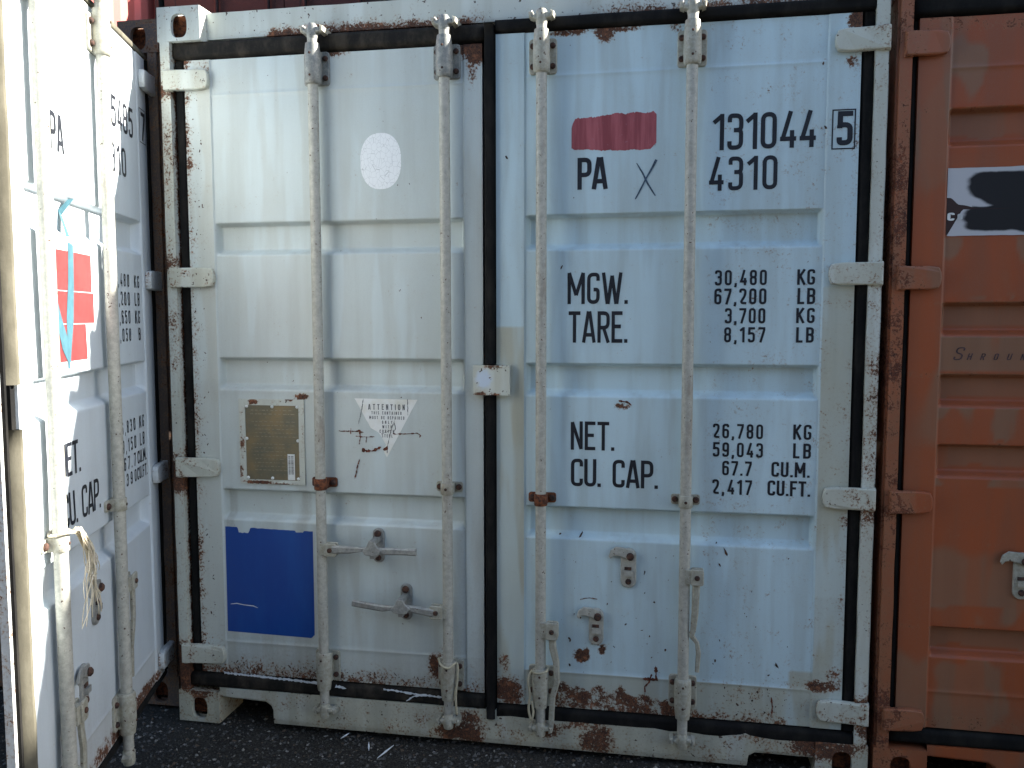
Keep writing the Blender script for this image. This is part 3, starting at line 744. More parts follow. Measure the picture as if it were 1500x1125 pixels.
# brass data plate in a welded frame
mb = MB(); fx0, fx1, fz0, fz1 = .264, .514, .906, 1.214; yb = .0195
for (a, b, c, e) in ((fx0, .288, fz0, fz1), (.493, fx1, fz0, fz1), (.2882, .4928, fz0, .921), (.2882, .4928, 1.192, fz1)): mb.box(a, b, yb - .006, yb + .01, c, e, .008)
mb.build('plate_frame', M['frame'], dL, oL, lambda x, y, z: (.18 + rust_spots([(.32, 1.205, .02, .008, .6), (.46, 1.213, .015, .006, .6), (.33, .911, .06, .005, .8), (.42, .908, .04, .004, .6), (.275, 1.05, .005, .09, .34), (.268, .95, .008, .03, .42), (.51, 1.1, .004, .07, .28)], x, z), .5, .02, 0), jig=.001)
mb = MB(); mb.box(.2885, .4925, yb - .003, yb + .006, .9215, 1.1915)
mb.build('data_plate', M['plate'], dL, oL)
for (x, z) in ((.294, 1.187), (.392, 1.187), (.487, 1.187), (.292, 1.07), (.488, 1.066), (.294, .928), (.388, .928), (.487, .928)): mb = MB(); mb.lathe(x, z, [(yb - .003, .006), (yb - .005, .0055), (yb - .0065, .003)], 10, 0, 'y'); mb.build('plate_rivet', M['stickwhite'], dL, oL)
rnd = random.Random(3); mb = MB()
for row in range(17):
    z = 1.172 - row * .0135; x = .305 + rnd.random() * .02
    if row in (2, 8): continue
    while x < (.47 if row < 9 else .44):
        wd = .004 + rnd.random() * .012; h = .0022 if row > 1 else .0032; mb.add([(x, yb - .0034, z), (x + wd, yb - .0034, z), (x + wd, yb - .0034, z + h), (x, yb - .0034, z + h)], [[0, 1, 2, 3]]); x += wd + .003 + rnd.random() * .006
mb.build('plate_engraving', flat('worn_engraving', (.24, .20, .13), .5), dL, oL, kind='stuff')
mb = MB(); mb.box(.4475, .4745, yb - .0042, yb - .0032, .9235, 1.017); mb.build('barcode_label', M['stickwhite'], dL, oL)
mb = MB(); z = .944
while z < 1.012:
    h = .0008 + rnd.random() * .0015
    for a, b in ((.4505, .4585), (.461, .4705)): mb.add([(a, yb - .0046, z), (b, yb - .0046, z), (b, yb - .0046, z + h), (a, yb - .0046, z + h)], [[0, 1, 2, 3]])
    z += h + .0012 + rnd.random() * .001
mb.build('barcode_bars', M['ink'], dL, oL)
# warning triangle
TA, TB, TC = (.702, 1.222), (.932, 1.2205), (.8185, 1.015)
mb = MB(); n = 14; vs_ = []; fs = []
for i in range(n + 1):
    t = i / n; a = (TA[0] + (TC[0] - TA[0]) * t, TA[1] + (TC[1] - TA[1]) * t); b = (TB[0] + (TC[0] - TB[0]) * t, TB[1] + (TC[1] - TB[1]) * t)
    bite = .022 * smooth(.5, .6, t) * (1 - smooth(.8, .88, t)) + .003 * nz(t * 30, 3)
    for k in range(9): q = k / 8; x = a[0] + bite + (b[0] - a[0] - bite) * q; z = a[1] + (b[1] - a[1]) * q; vs_.append((x, fL(x, z) - .0008, z))
for i in range(n):
    for k in range(8): fs.append([i * 9 + k, (i + 1) * 9 + k, (i + 1) * 9 + k + 1, i * 9 + k + 1])
mb.add(vs_, fs, 0, True); mb.build('warning_sticker', M['tri'], dL, oL)
fS = lambda x, z: fL(x, z) - .0004
for tx_, x0, x1, z0, z1 in (('ATTENTION', .752, .886, 1.183, 1.203), ('THIS CONTAINER', .764, .874, 1.1665, 1.1775), ('MUST BE REPAIRED', .756, .884, 1.150, 1.161), ('ONLY', .802, .840, 1.134, 1.145), ('WITH', .803, .838, 1.118, 1.129), ('CORTEN', .793, .846, 1.102, 1.113), ('STEEL', .801, .840, 1.086, 1.097)):
    lettering('sticker_lettering', tx_, x0, x1, z0, z1, dL, oL, fS, M['inkdull'], t=.17 if z1 - z0 < .015 else .16, wk=.92)
# scratches through the sticker
def scratch(P, half, d, off, f, mat='rustscratch', lift=.0021, seed=0):
    mb = MB(); pts = []; hs = []; rr = random.Random(seed)
    for i in range(len(P) - 1):
        L = math.dist(P[i], P[i + 1]); n = max(2, int(L / .004))
        for k in range(n): t = k / n; pts.append((P[i][0] + (P[i + 1][0] - P[i][0]) * t + rr.uniform(-.0008, .0008), P[i][1] + (P[i + 1][1] - P[i][1]) * t + rr.uniform(-.0008, .0008))); hs.append(half * rr.uniform(.2, 1.5))
    pts.append(P[-1]); hs.append(half * .2); ribbon(mb, pts, hs, False, lambda x, z: f(x, z) - lift); return mb.build('scratch', M[mat], d, off)
for i, (P, h) in enumerate([([(.642, 1.106), (.655, 1.104), (.70, 1.106), (.735, 1.102)], .0016), ([(.706, 1.088), (.74, 1.086), (.775, 1.087)], .0016), ([(.720, 1.104), (.722, 1.08), (.717, 1.058)], .0022), ([(.688, 1.115), (.686, 1.094)], .0018), ([(.708, 1.106), (.722, 1.108), (.724, 1.10)], .0035),
    ([(.727, 1.040), (.745, 1.036), (.77, 1.038), (.798, 1.052)], .0052), ([(.806, 1.046), (.815, 1.043), (.820, 1.055)], .005), ([(.842, 1.100), (.856, 1.099), (.875, 1.100), (.91, 1.102), (.93, 1.104), (.942, 1.096), (.938, 1.088)], .0018), ([(.843, 1.101), (.853, 1.098)], .0045),
    ([(.717, 1.006), (.708, .975), (.703, .952), (.699, .936)], .0022), ([(.745, 1.085), (.742, 1.065)], .001)]): scratch(P, h, dL, oL, fL, seed=i)
for i, P in enumerate([[(.735, 1.222), (.728, 1.18), (.715, 1.13)], [(.842, 1.135), (.832, 1.10), (.822, 1.06), (.82, 1.03)], [(.846, 1.14), (.852, 1.12), (.846, 1.106)], [(.896, 1.221), (.897, 1.165)], [(.80, 1.098), (.835, 1.112), (.85, 1.15)]]): scratch(P, .0011, dL, oL, fL, 'inkdull', .0015, seed=30 + i)
def chips(name, d, off, f, n, box, smin, smax, seed, mat='chip', tall=1.0, pts=None):
    rr = random.Random(seed); mb = MB()
    for i in range(n):
        if pts and i < len(pts): x, z, s = pts[i]
        else:
            x, z = rr.uniform(box[0], box[1]), rr.uniform(box[2], box[3]); s = smin + (smax - smin) * rr.random() ** 3
        k = rr.randint(5, 8); a0 = rr.random() * 6; tl = rr.uniform(.4, 2.2) * tall; sh = rr.uniform(-.8, .8); P = []
        for j in range(k):
            a = a0 + 6.283 * j / k; r_ = s * rr.uniform(.35, 1); px, pz = r_ * math.cos(a), r_ * math.sin(a) * tl; P.append((x + px + sh * pz, z + pz))
        mb.add([(p[0], f(p[0], p[1]) - .0011, p[1]) for p in P], [list(range(k))])
    return mb.build(name, M[mat], d, off, kind='stuff')
chips('paint_chips', dL, oL, fL, 90, (.2, 1.15, .30, 2.38), .0008, .0035, 5)
chips('paint_chips', dL, oL, fL, 260, (.092, .15, .35, 2.3), .0008, .0042, 6)
chips('paint_chips', dL, oL, fL, 300, (.20, 1.10, .195, .235), .0010, .0042, 8, 'chip', 1.3)
chips('paint_chips', dR, oR, fR, 120, (1.43, 2.2, .29, .74), .0008, .0045, 9, tall=1.2, pts=[(1.465, .405, .006), (1.467, .397, .005), (1.555, .40, .008), (1.575, .41, .008), (1.71, .45, .006), (1.735, .43, .004), (1.95, .76, .003), (1.50, .765, .007), (1.43, .765, .006), (1.75, .55, .006), (2.15, .36, .006), (1.98, .735, .007)])
chips('paint_chips', dR, oR, fR, 60, (1.33, 2.34, .8, 2.4), .0006, .0022, 10, pts=[(1.249, 2.035, .006), (1.433, 1.672, .005), (2.255, 2.095, .005), (2.245, 2.288, .004)])
chips('paint_chips', dR, oR, fR, 70, (1.95, 2.2, .18, .28), .001, .005, 12)
scratch([(1.745, .30), (1.735, .27), (1.722, .255), (1.722, .20)], .0022, dR, oR, fR, seed=50); scratch([(1.715, .282), (1.76, .282), (1.757, .33)], .0042, dR, oR, fR, seed=51); scratch([(1.625, 1.228), (1.65, 1.226), (1.668, 1.214)], .0028, dR, oR, fR, seed=52); scratch([(2.135, .25), (2.14, .22), (2.138, .19)], .002, dR, oR, fR, seed=53)
scratch([(1.50, .545), (1.53, .553), (1.56, .550)], .0014, dR, oR, fR, seed=54)
# white film caught along the lower gasket
def film(P, half, seed):
    mb = MB(); rr = random.Random(seed); pts = []; hs = []
    for i in range(len(P) - 1):
        n = max(3, int(math.dist(P[i], P[i + 1]) / .006))
        for k in range(n): t = k / n; pts.append((P[i][0] + (P[i + 1][0] - P[i][0]) * t, P[i][1] + (P[i + 1][1] - P[i][1]) * t + rr.uniform(-.001, .001))); hs.append(half * rr.uniform(.35, 1.2))
    pts.append(P[-1]); hs.append(.0005); ribbon(mb, pts, hs, False, lambda x, z: .001 + .0035 * nz(x * 40, 2)); return mb.build('film_strip', M['film'], dL, oL)
film([(.185, .196), (.36, .191), (.555, .184)], .0052, 1); film([(.62, .178), (.66, .172)], .006, 2); film([(.80, .182), (.92, .172), (1.02, .168)], .004, 3); film([(.885, .145), (.915, .165), (.96, .172)], .0035, 4)

# ---- prints on the right door
def T(text, x0, x1, z0, z1, t=.135, wk=1.0, d=dR, off=oR, f=fR, mat='ink', name='door_lettering', **k): return lettering(name, text, x0, x1, z0, z1, d, off, f, M[mat], t, wk, **k)
T('PA', 1.484, 1.583, 1.923, 2.026, .14); T('131044', 1.918, 2.229, 2.035, 2.148, .122, .95); T('5', 2.290, 2.331, 2.036, 2.140, .15)
T('4310', 1.906, 2.116, 1.908, 2.014, .122, .95)
T('MGW.', 1.453, 1.652, 1.549, 1.652, .12, .90); T('TARE.', 1.457, 1.652, 1.421, 1.525, .12, .86)
T('NET.', 1.466, 1.612, 1.060, 1.157, .12, .92); T('CU. CAP.', 1.467, 1.757, .936, 1.030, .125, .96)
for s_, x0, x1, z0, z1 in (('30,480', 1.930, 2.091, 1.607, 1.656), ('67,200', 1.929, 2.091, 1.546, 1.597), ('3,700', 1.963, 2.089, 1.485, 1.534), ('8,157', 1.962, 2.090, 1.424, 1.473), ('26,780', 1.932, 2.090, 1.111, 1.159), ('59,043', 1.933, 2.091, 1.050, 1.098), ('67.7', 1.964, 2.057, .989, 1.037), ('2,417', 1.933, 2.059, .926, .975),
    ('KG', 2.184, 2.238, 1.607, 1.656), ('LB', 2.186, 2.240, 1.546, 1.597), ('KG', 2.184, 2.240, 1.486, 1.534), ('LB', 2.185, 2.239, 1.424, 1.473), ('KG', 2.184, 2.240, 1.112, 1.161), ('LB', 2.185, 2.240, 1.051, 1.100), ('CU.M.', 2.119, 2.238, .989, 1.038), ('CU.FT.', 2.108, 2.241, .927, .977)):
    T(s_, x0, x1, z0, z1, .15, 1.08 if s_[0] in 'KLC' else .98)
def rect_outline(x0, x1, z0, z1, hw, d, off, f, mat='ink'):
    mb = MB(); P = []
    for (a, b) in (((x0, z0), (x1, z0)), ((x1, z0), (x1, z1)), ((x1, z1), (x0, z1)), ((x0, z1), (x0, z0))):
        for k in range(12): t = k / 12; P.append((a[0] + (b[0] - a[0]) * t, a[1] + (b[1] - a[1]) * t))
    ribbon(mb, P, hw, True, lambda x, z: f(x, z) - .0008); return mb.build('digit_box', M[mat], d, off)
rect_outline(2.277, 2.343, 2.026, 2.144, .002, dR, oR, fR)
def redtop(x):
    return 2.152 + .0035 * nz(x * 170, 6) - .035 * max(0, (1.470 - x) / .006) ** 2 * .4 + .012 * smooth(1.48, 1.64, x) + .007 * nz(x * 32, 1) + .003 * nz(x * 90, 4) - .016 * (1 - smooth(1.464, 1.480, x)) - .010 * smooth(1.728, 1.738, x)
def redbot(x):
    return 2.052 + .0025 * nz(x * 170, 9) - .006 * smooth(1.5, 1.6, x) + .003 * nz(x * 40, 8) + .006 * (1 - smooth(1.463, 1.475, x)) + .016 * smooth(1.715, 1.738, x)
patch('red_overpaint', lin(1.464, 1.738, 160), redbot, redtop, fR, M['redover'], dR, oR, .0006, 16)
mb = MB(); fr_ = lambda x, z: fR(x, z) - .0011
ribbon(mb, [(1.676, 2.003), (1.695, 1.972), (1.712, 1.937), (1.737, 1.897)], [.0012, .0026, .003, .0016], False, fr_); ribbon(mb, [(1.739, 2.012), (1.728, 1.99), (1.705, 1.95), (1.69, 1.92), (1.673, 1.888)], [.0042, .0035, .0024, .0026, .0018], False, lambda x, z: fR(x, z) - .0014)
mb.build('pen_cross', M['pen'], dR, oR)

# cable ties round the two middle brackets
def cord(P, r, label):
    mb = MB(); pts = []
    V = [Vector(p) for p in P]
    for i in range(len(V) - 1):
        a = V[max(i - 1, 0)]; b = V[i]; c = V[i + 1]; e = V[min(i + 2, len(V) - 1)]
        for k in range(6):
            t = k / 6; pts.append(.5 * ((2 * b) + (c - a) * t + (2 * a - 5 * b + 4 * c - e) * t * t + (3 * b - a - 3 * c + e) * t ** 3))
    pts.append(V[-1]); mb.tube(pts, r, 7); return tag(mb.build('cord', M['cord']), label, 'cord')
M['cord'] = flat('cream_cord', (.42, .38, .27), .7)
cord([(1.340, -.020, .300), (1.352, -.052, .306), (1.372, -.060, .308), (1.392, -.050, .312), (1.398, -.02, .316)], .0035, 'cream cord loop round the top of the bracket left of the hanging handle')
cord([(1.340, -.020, .300), (1.330, -.034, .27), (1.336, -.038, .22), (1.332, -.04, .17), (1.341, -.04, .135), (1.348, -.04, .16), (1.344, -.04, .2)], .0042, 'cream cord hanging down beside the bottom bracket of the lock rod right of centre')
cord([(1.010, -.02, .318), (1.030, -.052, .306), (1.056, -.052, .300), (1.078, -.03, .31), (1.082, -.036, .26), (1.076, -.04, .2), (1.079, -.04, .13)], .0042, 'cream cord tied round the bottom bracket of the rod left of centre')

# ================================================================== white neighbour with its door open
nb = thing('shipping_container', 'white shipping container on the left with rusty dark corners and its right door swung open', 'shipping container', (-2.5, .10, 0), 'shipping containers parked side by side')
def wear_ox(x, y, z): return (.35 + .25 * nz(x * 7, z * 3), .5, .2, 0)
frame(nb, M['oxide'], wear_ox, castmat=M['oxide'])
keepers(nb, RODX, M['oxide'])
def wear_plain(x, y, z): return (.04 + .2 * (1 - smooth(.19, .25, z)), .3, .02, 0)
dnl = make_leaf(nb, pinL, .090, 1.166, .190, 2.408, fL, RIBL, .187, 1.104, M['white2'], wear_plain, .03)
std_hardware(dnl, oL, RODX[:2], fL, 'bracket2')
for z in HZ: hinge(dnl, oL, .024, .190, z, M['white2'], wear_plain, True, fL)
RY = -.011
fN = door_profile(1.308, 2.262, .16, 2.434, RIBR, seed=9.2, weld=(2.293, .284), dent=.0035)
spN = [(1.80, .19, .4, .03, .35), (2.1, .18, .2, .03, .45)]
def wear_N(x, y, z):
    r = .02 + rust_spots(spN, x, z) + (.25 * (1 - smooth(.17, .22, z)))
    return (r, .15 + .5 * (1 - smooth(.28, .29, z)), .04 + .2 * (1 - smooth(.2, .6, z)) * smooth(-.1, .5, nz(x * 4, z * 2)), 0)
dN = make_leaf(nb, pinR, 1.222, 2.356, .160, 2.434, fN, RIBR, 1.308, 2.262, M['white2'], wear_N, weld=(2.293, .284))
dN['label'] = 'door leaf swung wide open, its outer face half in sun'
std_hardware(dN, oR, (1.365, 1.832), fN, 'bracket2')
gasket(dN, oR, [(1.198, 1.2215, .12, 1.240), (1.198, 1.2215, 1.347, 2.45)], 'rubbertan', .014, deep=.02)
gasket(dN, oR, [(2.3565, 2.392, .1597, 2.434)], 'rubber', .018, deep=.03)
gasket(dN, oR, [(1.1835, 2.39, .128, .1595)], 'rubber', .024, deep=.03); gasket(dN, oR, [(1.1835, 2.39, 2.4345, 2.462)], 'rubbertan', .024, deep=.03)
mb = MB(); mb.box(1.172, 1.187, .038, .058, .15, 2.44, .1); mb.box(1.187, 1.2115, .050, .0585, .15, 2.44, .1); mb.build('inner_lip', M['white2'], dN, oR, lambda x, y, z: (.30, .5, .25, 0))
mb = MB(); mb.box(1.1985, 1.2215, .022, .0495, 1.2405, 1.3465); mb.box(1.187, 1.198, .030, .0495, .15, 2.44); mb.build('gasket', M['rubber'], dN, oR)  # black blocks put in to darken the lock notch and lip groove
lug(dN, oR, 1.832, 1.853, 1.896, .634, .688, [M['bracket2'], M['bolt']]); lug(dN, oR, 1.370, 1.390, 1.432, .420, .479, [M['bracket2'], M['bolt']])
bar(dN, oR, [(1.886, .650, .012, 0), (1.884, .60, .012, 0), (1.882, .54, .011, 0), (1.876, .48, .009, .004), (1.890, .435, .007, .012), (1.893, .337, .007, .014)], 'bracket2', RY - .014)
bar(dN, oR, [(1.411, .44, .012, 0), (1.414, .39, .012, 0), (1.426, .34, .013, 0), (1.428, .27, .012, .002), (1.412, .215, .012, .006), (1.408, .14, .010, .006)], 'bracket2', RY - .014)
hasp_open(dN, oR, 1.637, 1.689, .597, .733, fN, [M['galv'], M['bolt']]); hasp_open(dN, oR, 1.531, 1.581, .392, .520, fN, [M['galv'], M['bolt']])
for x in (1.365, 1.832): rod_guide(dN, oR, x, .921, fN, [M['bracket2'], M['bolt']])
for z in HZR: hinge(dN, oR, 2.276, 2.428, z, M['white2'], whinge, False, fN)
TN = lambda *a, **k: T(*a, d=dN, off=oR, f=fN, **k)
TN('PA', 1.484, 1.583, 1.953, 2.054, t=.13); TN('45485', 1.930, 2.205, 2.122, 2.222, t=.12); TN('7', 2.292, 2.324, 2.136, 2.236, t=.14); rect_outline(2.275, 2.342, 2.128, 2.246, .0014, dN, oR, fN)
TN('4310', 1.906, 2.116, 1.975, 2.070, t=.12); TN('B', 1.515, 1.57, 2.11, 2.19, mat='inkfaint')
TN('NET.', 1.466, 1.610, 1.068, 1.162, t=.12); TN('CU. CAP.', 1.467, 1.757, .930, 1.024, t=.12)
for s_, x0, x1, z0, z1 in (('30,480', 1.930, 2.11, 1.609, 1.652), ('67,200', 1.929, 2.11, 1.546, 1.592), ('3,650', 1.963, 2.11, 1.485, 1.530), ('8,050', 1.962, 2.11, 1.426, 1.470), ('26,830', 1.932, 2.12, 1.119, 1.162), ('59,150', 1.933, 2.12, 1.056, 1.101), ('67.7', 1.984, 2.11, .997, 1.042), ('2,390', 1.933, 2.11, .942, .985),
    ('KG', 2.165, 2.220, 1.609, 1.652), ('LB', 2.165, 2.220, 1.546, 1.592), ('KG', 2.165, 2.220, 1.485, 1.530), ('B', 2.198, 2.220, 1.426, 1.470), ('KG', 2.165, 2.220, 1.119, 1.162), ('LB', 2.165, 2.220, 1.056, 1.101), ('CU.M.', 2.13, 2.235, .997, 1.042), ('CU.FT.', 2.12, 2.24, .942, .985)):
    TN(s_, x0, x1, z0, z1, t=.14, wk=1.05 if s_[0] in 'KLCB' else .95)
for (x0, x1, z0, z1) in ((1.49, 1.755, 1.581, 1.69), (1.482, 1.768, 1.490, 1.5785), (1.474, 1.695, 1.385, 1.4875)):
    patch('red_sticker', lin(x0, x1, 10), lambda x, z0=z0: z0, lambda x, z1=z1: z1, fN, M['stickred'], dN, oR, rows=6)
mb = MB(); yn = lambda x, z: fN(x, z) - .0015
ribbon(mb, [(1.655, 1.86), (1.62, 1.80), (1.60, 1.71), (1.59, 1.60), (1.575, 1.50), (1.553, 1.365)], [.008, .014, .018, .020, .024, .006], False, yn); ribbon(mb, [(1.545, 1.82), (1.527, 1.75), (1.532, 1.70)], [.012, .014, .012], False, yn)
ribbon(mb, [(1.475, 1.57), (1.50, 1.50), (1.535, 1.43), (1.56, 1.38)], [.010, .018, .024, .008], False, lambda x, z: yn(x, z) - .0004)
mb.build('blue_brush_mark', M['stickblue'], dN, oR)
dN.location = (2.409, .002, 0); dN.rotation_euler = (0, 0, R(107.65))
# dark interior of the neighbour: lining on walls and ceiling
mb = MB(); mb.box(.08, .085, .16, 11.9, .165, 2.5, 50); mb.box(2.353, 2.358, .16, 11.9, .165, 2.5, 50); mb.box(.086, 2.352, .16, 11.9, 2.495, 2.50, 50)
mb.build('inner_lining', M['inside'], nb)
pl0 = None
for i, (yy, zz, ln, lab) in enumerate([(.75, .165, 1.9, 'lowest front timber plank inside the open container'), (.98, .165, 1.9, 'lowest rear timber plank inside the open container'), (.77, .215, 1.8, 'second layer front timber plank in the open container'), (.99, .215, 1.85, 'second layer rear timber plank in the open container'), (.79, .265, 1.7, 'third layer timber plank in the open container'), (.86, .315, 1.75, 'topmost timber plank in the open container')]):
    mb = MB(); mb.box(0, ln, 0, .2, 0, .047, .2); o = mb.build('timber_plank', M['timber'], jig=.002, loc=(-2.35 + .03 * i, .1 + yy, zz)); tag(o, lab, 'plank', 'planks stacked in the open container')

RY = -.022
# frayed rope on the open door's outer rod
def door_pt(s, o, z):   # s along the open door from its pin, o outwards
    th = R(-72.35); d = (math.cos(th), math.sin(th)); n = (-d[1], d[0]); return Vector((-.10 + d[0] * s + n[0] * o, .10 + d[1] * s + n[1] * o, z))
mb = MB(); rr = random.Random(11)
mb.tube([door_pt(1.03 + .030 * math.cos(a), .022 + .030 * math.sin(a), .948 + .004 * math.sin(a * 2)) for a in [k * .35 for k in range(19)]], .0045, 6)
for k in range(34):
    ln = rr.uniform(.12, .27); a = rr.uniform(-1, 1); pts = []; ph = rr.random() * 6; sp = rr.uniform(.02, .10)
    for i in range(12):
        t = i / 11; s = 1.015 - .115 * smooth(0, .45, t) * (.6 + .4 * rr.random() * 0 + .2 * a) + .05 * a * t * t + .006 * math.sin(ph + t * 9); z = .948 + .012 * math.sin(min(1, t * 4) * 3.14) - ln * max(0, t - .06); o = .052 + .02 * t + .008 * math.sin(ph * 2 + t * 8)
        if k < 6 and t > .5: s += (t - .5) * .16
        pts.append(door_pt(s, o, z))
    mb.tube(pts, [.0042 * (1 - .75 * i / 11) if k < 9 else .0014 for i in range(12)], 5)
M['rope'] = flat('pale_frayed_rope', (.62, .55, .42), .8)
tag(mb.build('frayed_rope', M['rope']), 'pale frayed rope end knotted to the outer rod of the open door', 'rope')

# ================================================================== orange container on the right
oc = thing('shipping_container', 'faded orange shipping container on the right with a torn blackened label', 'shipping container', (2.455, 0, 0), 'shipping containers parked side by side')
def wear_o(x, y, z):
    r = .12 + .22 * nz(x * 5, z * 4); a = .35 + .8 * nz(x * 3, z * 2.2, 4)
    if x < .1: r = .44 + .28 * nz(z * 2.5, 3); a = .5
    if z > 2.47: a = .2; r = .15
    return (r, a, .10, 0)
frame(oc, M['orange'], wear_o, header_y=.012)
keepers(oc, RODX, M['orange'])
RIBO = [(2.137, 2.019), (1.551, 1.443), (1.329, 1.222), (1.110, 1.0), (.525, .421)]
fO = door_profile(.157, 1.104, .19, 2.40, RIBO, seed=6.1, weld=(2.255, .31), dent=.003)
def wear_O(x, y, z):
    n = nz(x * 5.5, z * 3.3, 9) + .45 * nz(x * 15, z * 9, 2); a = .12 + .9 * smooth(-.05, .06, n)
    for zt, zb in RIBO:
        if zb < z < zt: a = .75 if z > zb + .035 + .02 * nz(x * 9, z) else .15
        if zt < z < zt + .012 + .006 * nz(x * 30, 1): a = 0
    if 1.75 < z < 2.0: a = .2
    if .60 < z < .98: a = .1 + .8 * (1 - smooth(.74, .78, z + .06 * nz(x * 8, 3)))
    if x < .157: a = .2 + .6 * smooth(.1, .2, nz(x * 4, z * 2, 7)) + .5 * (smooth(1.95, 2.05, z)) + .7 * (1 - smooth(.40, .44, z + .04 * nz(x * 20, 1)))
    r = .05 + .1 * nz(x * 4, z * 9)
    for zt, zb in RIBO: r += .28 * (1 - smooth(.004, .014, abs(z - zt + .004)))
    if z > 2.36: r = .35
    if z < .24: r = .35
    return (r, min(1, max(0, a)), .08 + .25 * (1 - smooth(.2, .35, z)), 0)
dO = make_leaf(oc, pinL, .066, 1.166, .190, 2.405, fO, RIBO, .157, 1.104, M['orange'], wear_O, .010, weld=(2.255, .31)); dO['label'] = 'left orange door leaf with torn label'
std_hardware(dO, oL, RODX[:2], fO, 'galv', lowmat='galv', rodmat='rod')
for z in (2.327, 1.625, .925, .218): hinge(dO, oL, .022, .150, z, M['orange'], wear_o, True, fO, .072)
gasket(dO, oL, [(.046, .0655, .19, 2.40)], 'rubber', .030); gasket(dO, oL, [(.046, 1.17, 2.406, 2.480)], 'rubber', .02); gasket(dO, oL, [(.046, 1.17, .128, .189)], 'rubber', .02)
mb = MB()
hasp_open(dO, oL, .395, .443, .628, .776, fO, [M['bracket2'], M['bolt']])
dO2 = make_leaf(oc, pinR, 1.212, 2.356, .160, 2.434, fR, RIBR, 1.308, 2.262, M['orange'], wear_o, .03, weld=(2.293, .284)); dO2['label'] = 'right orange door leaf'
std_hardware(dO2, oR, RODX[2:], fR, 'galv', lowmat='galv'); gasket(dO2, oR, [(1.170, 1.2115, .105, 2.466)], 'rubber', .004)
for z in HZR: hinge(dO2, oR, 2.276, 2.434, z, M['orange'], wear_o, False, fR)
# torn label, upper and lower piece, sprayed black
def spray(x, y, z):
    e = .22 + .012 * nz(z * 60, 2)
    if z > 1.84: v = smooth(e - .022, e + .022, x - .0 + .10 * abs(z - 1.908)) * smooth(1.948, 1.934, z) if False else smooth(e - .022, e + .024, x - 18 * (z - 1.905) ** 2) * (1 - smooth(1.936, 1.950, z + .006 * nz(x * 25, 3)))
    else: v = smooth(e - .03, e + .014, x - 16 * (z - 1.802) ** 2) * smooth(1.758, 1.776, z + .008 * nz(x * 22, 8))
    return (v * 1.1, 0, 0, 0)
up = lambda x: 1.868 - .022 * smooth(.17, .20, x) - .012 * smooth(.2, .26, x) + .02 * smooth(.40, .46, x)
patch('torn_label', lin(.1622, .50, 60), up, lambda x: 1.957 + .004 * smooth(.3, .5, x) - .002 * nz(x * 20, 1), fO, M['label'], dO, oL, .0016, 14, spray)
patch('torn_label', lin(.165, .50, 60), lambda x: 1.7525 + .0015 * nz(x * 30, 3), lambda x: 1.7535 + (1.832 - 1.7535) * min(1, max(0, (x - .165) / .042)) * 1.0 + .003 * smooth(.3, .4, x), fO, M['label'], dO, oL, .0026, 14, spray)
mb = MB(); mb2 = patch('label_backing', lin(.1622, .50, 60), lambda x: 1.756, lambda x: 1.872, fO, flat('dark_glue_residue', (.035, .014, .012), .5), dO, oL, .0008, 6)
lettering('label_lettering', 'C', .165, .187, 1.799, 1.823, dO, oL, lambda x, z: fO(x, z) - .0010, M['stickwhite'], t=.2, wk=1.9); lettering('label_lettering', 'O', .193, .207, 1.801, 1.819, dO, oL, lambda x, z: fO(x, z) - .0036, M['inkfaint'], t=.2, wk=1.8)
M['graf'] = flat('faded_marker', (.055, .03, .035), .6, .5, 90)
lettering('graffiti', 'S', .196, .226, 1.372, 1.412, dO, oL, fO, M['graf'], t=.09, wk=1.4, slant=.3); lettering('graffiti', 'HROUN', .236, .40, 1.373, 1.393, dO, oL, fO, M['graf'], t=.13, wk=1.35, slant=.3)

# ================================================================== containers stacked behind on top
top1 = thing('shipping_container', 'dark shipping container stacked on top, set back above the white one', 'shipping container', (.02, 2.3, 2.6), 'shipping containers stacked on top')
frame(top1, M['dark'], lambda x, y, z: (-.2, .5, 0, 0), L=9.5)
top3 = thing('shipping_container', 'low dark shipping container stacked further back between the red one and the white one', 'shipping container', (-2.52, 3.95, 2.6), 'shipping containers stacked on top')
frame(top3, M['dark'], lambda x, y, z: (-.2, .5, 0, 0), L=7.5)
top3.scale = (1, 1, .78)  # squashed so the sun clears it and reaches the red side wall
dt = make_leaf(top3, pinL, .090, 1.166, .190, 2.408, fL, RIBL, .187, 1.104, M['dark'], None, .05); std_hardware(dt, oL, RODX[:2], fL, 'darkm', 'darkm', 'darkm')
dt = make_leaf(top3, pinR, 1.175, 2.356, .160, 2.434, fR, RIBR, 1.308, 2.262, M['dark'], None, .05, weld=(2.293, .284)); std_hardware(dt, oR, RODX[2:], fR, 'darkm', 'darkm', 'darkm')
dt = make_leaf(top1, pinL, .090, 1.166, .190, 2.408, fL, RIBL, .187, 1.104, M['dark'], None, .05); std_hardware(dt, oL, RODX[:2], fL, 'darkm', 'darkm', 'darkm')
dt = make_leaf(top1, pinR, 1.175, 2.356, .160, 2.434, fR, RIBR, 1.308, 2.262, M['dark'], None, .05, weld=(2.293, .284)); std_hardware(dt, oR, RODX[2:], fR, 'darkm', 'darkm', 'darkm')
top2 = thing('shipping_container', 'red shipping container stacked high behind the rusty corner casting, sunlit ribbed side', 'shipping container', (-4.99, .3, 2.6), 'shipping containers stacked on top')
frame(top2, M['redc'], lambda x, y, z: (.02, .5, 0, 0), L=3.82)
dt = make_leaf(top2, pinL, .090, 1.166, .190, 2.408, fL, RIBL, .187, 1.104, M['redc'], None, .05); std_hardware(dt, oL, RODX[:2], fL, 'darkm', 'darkm', 'darkm')
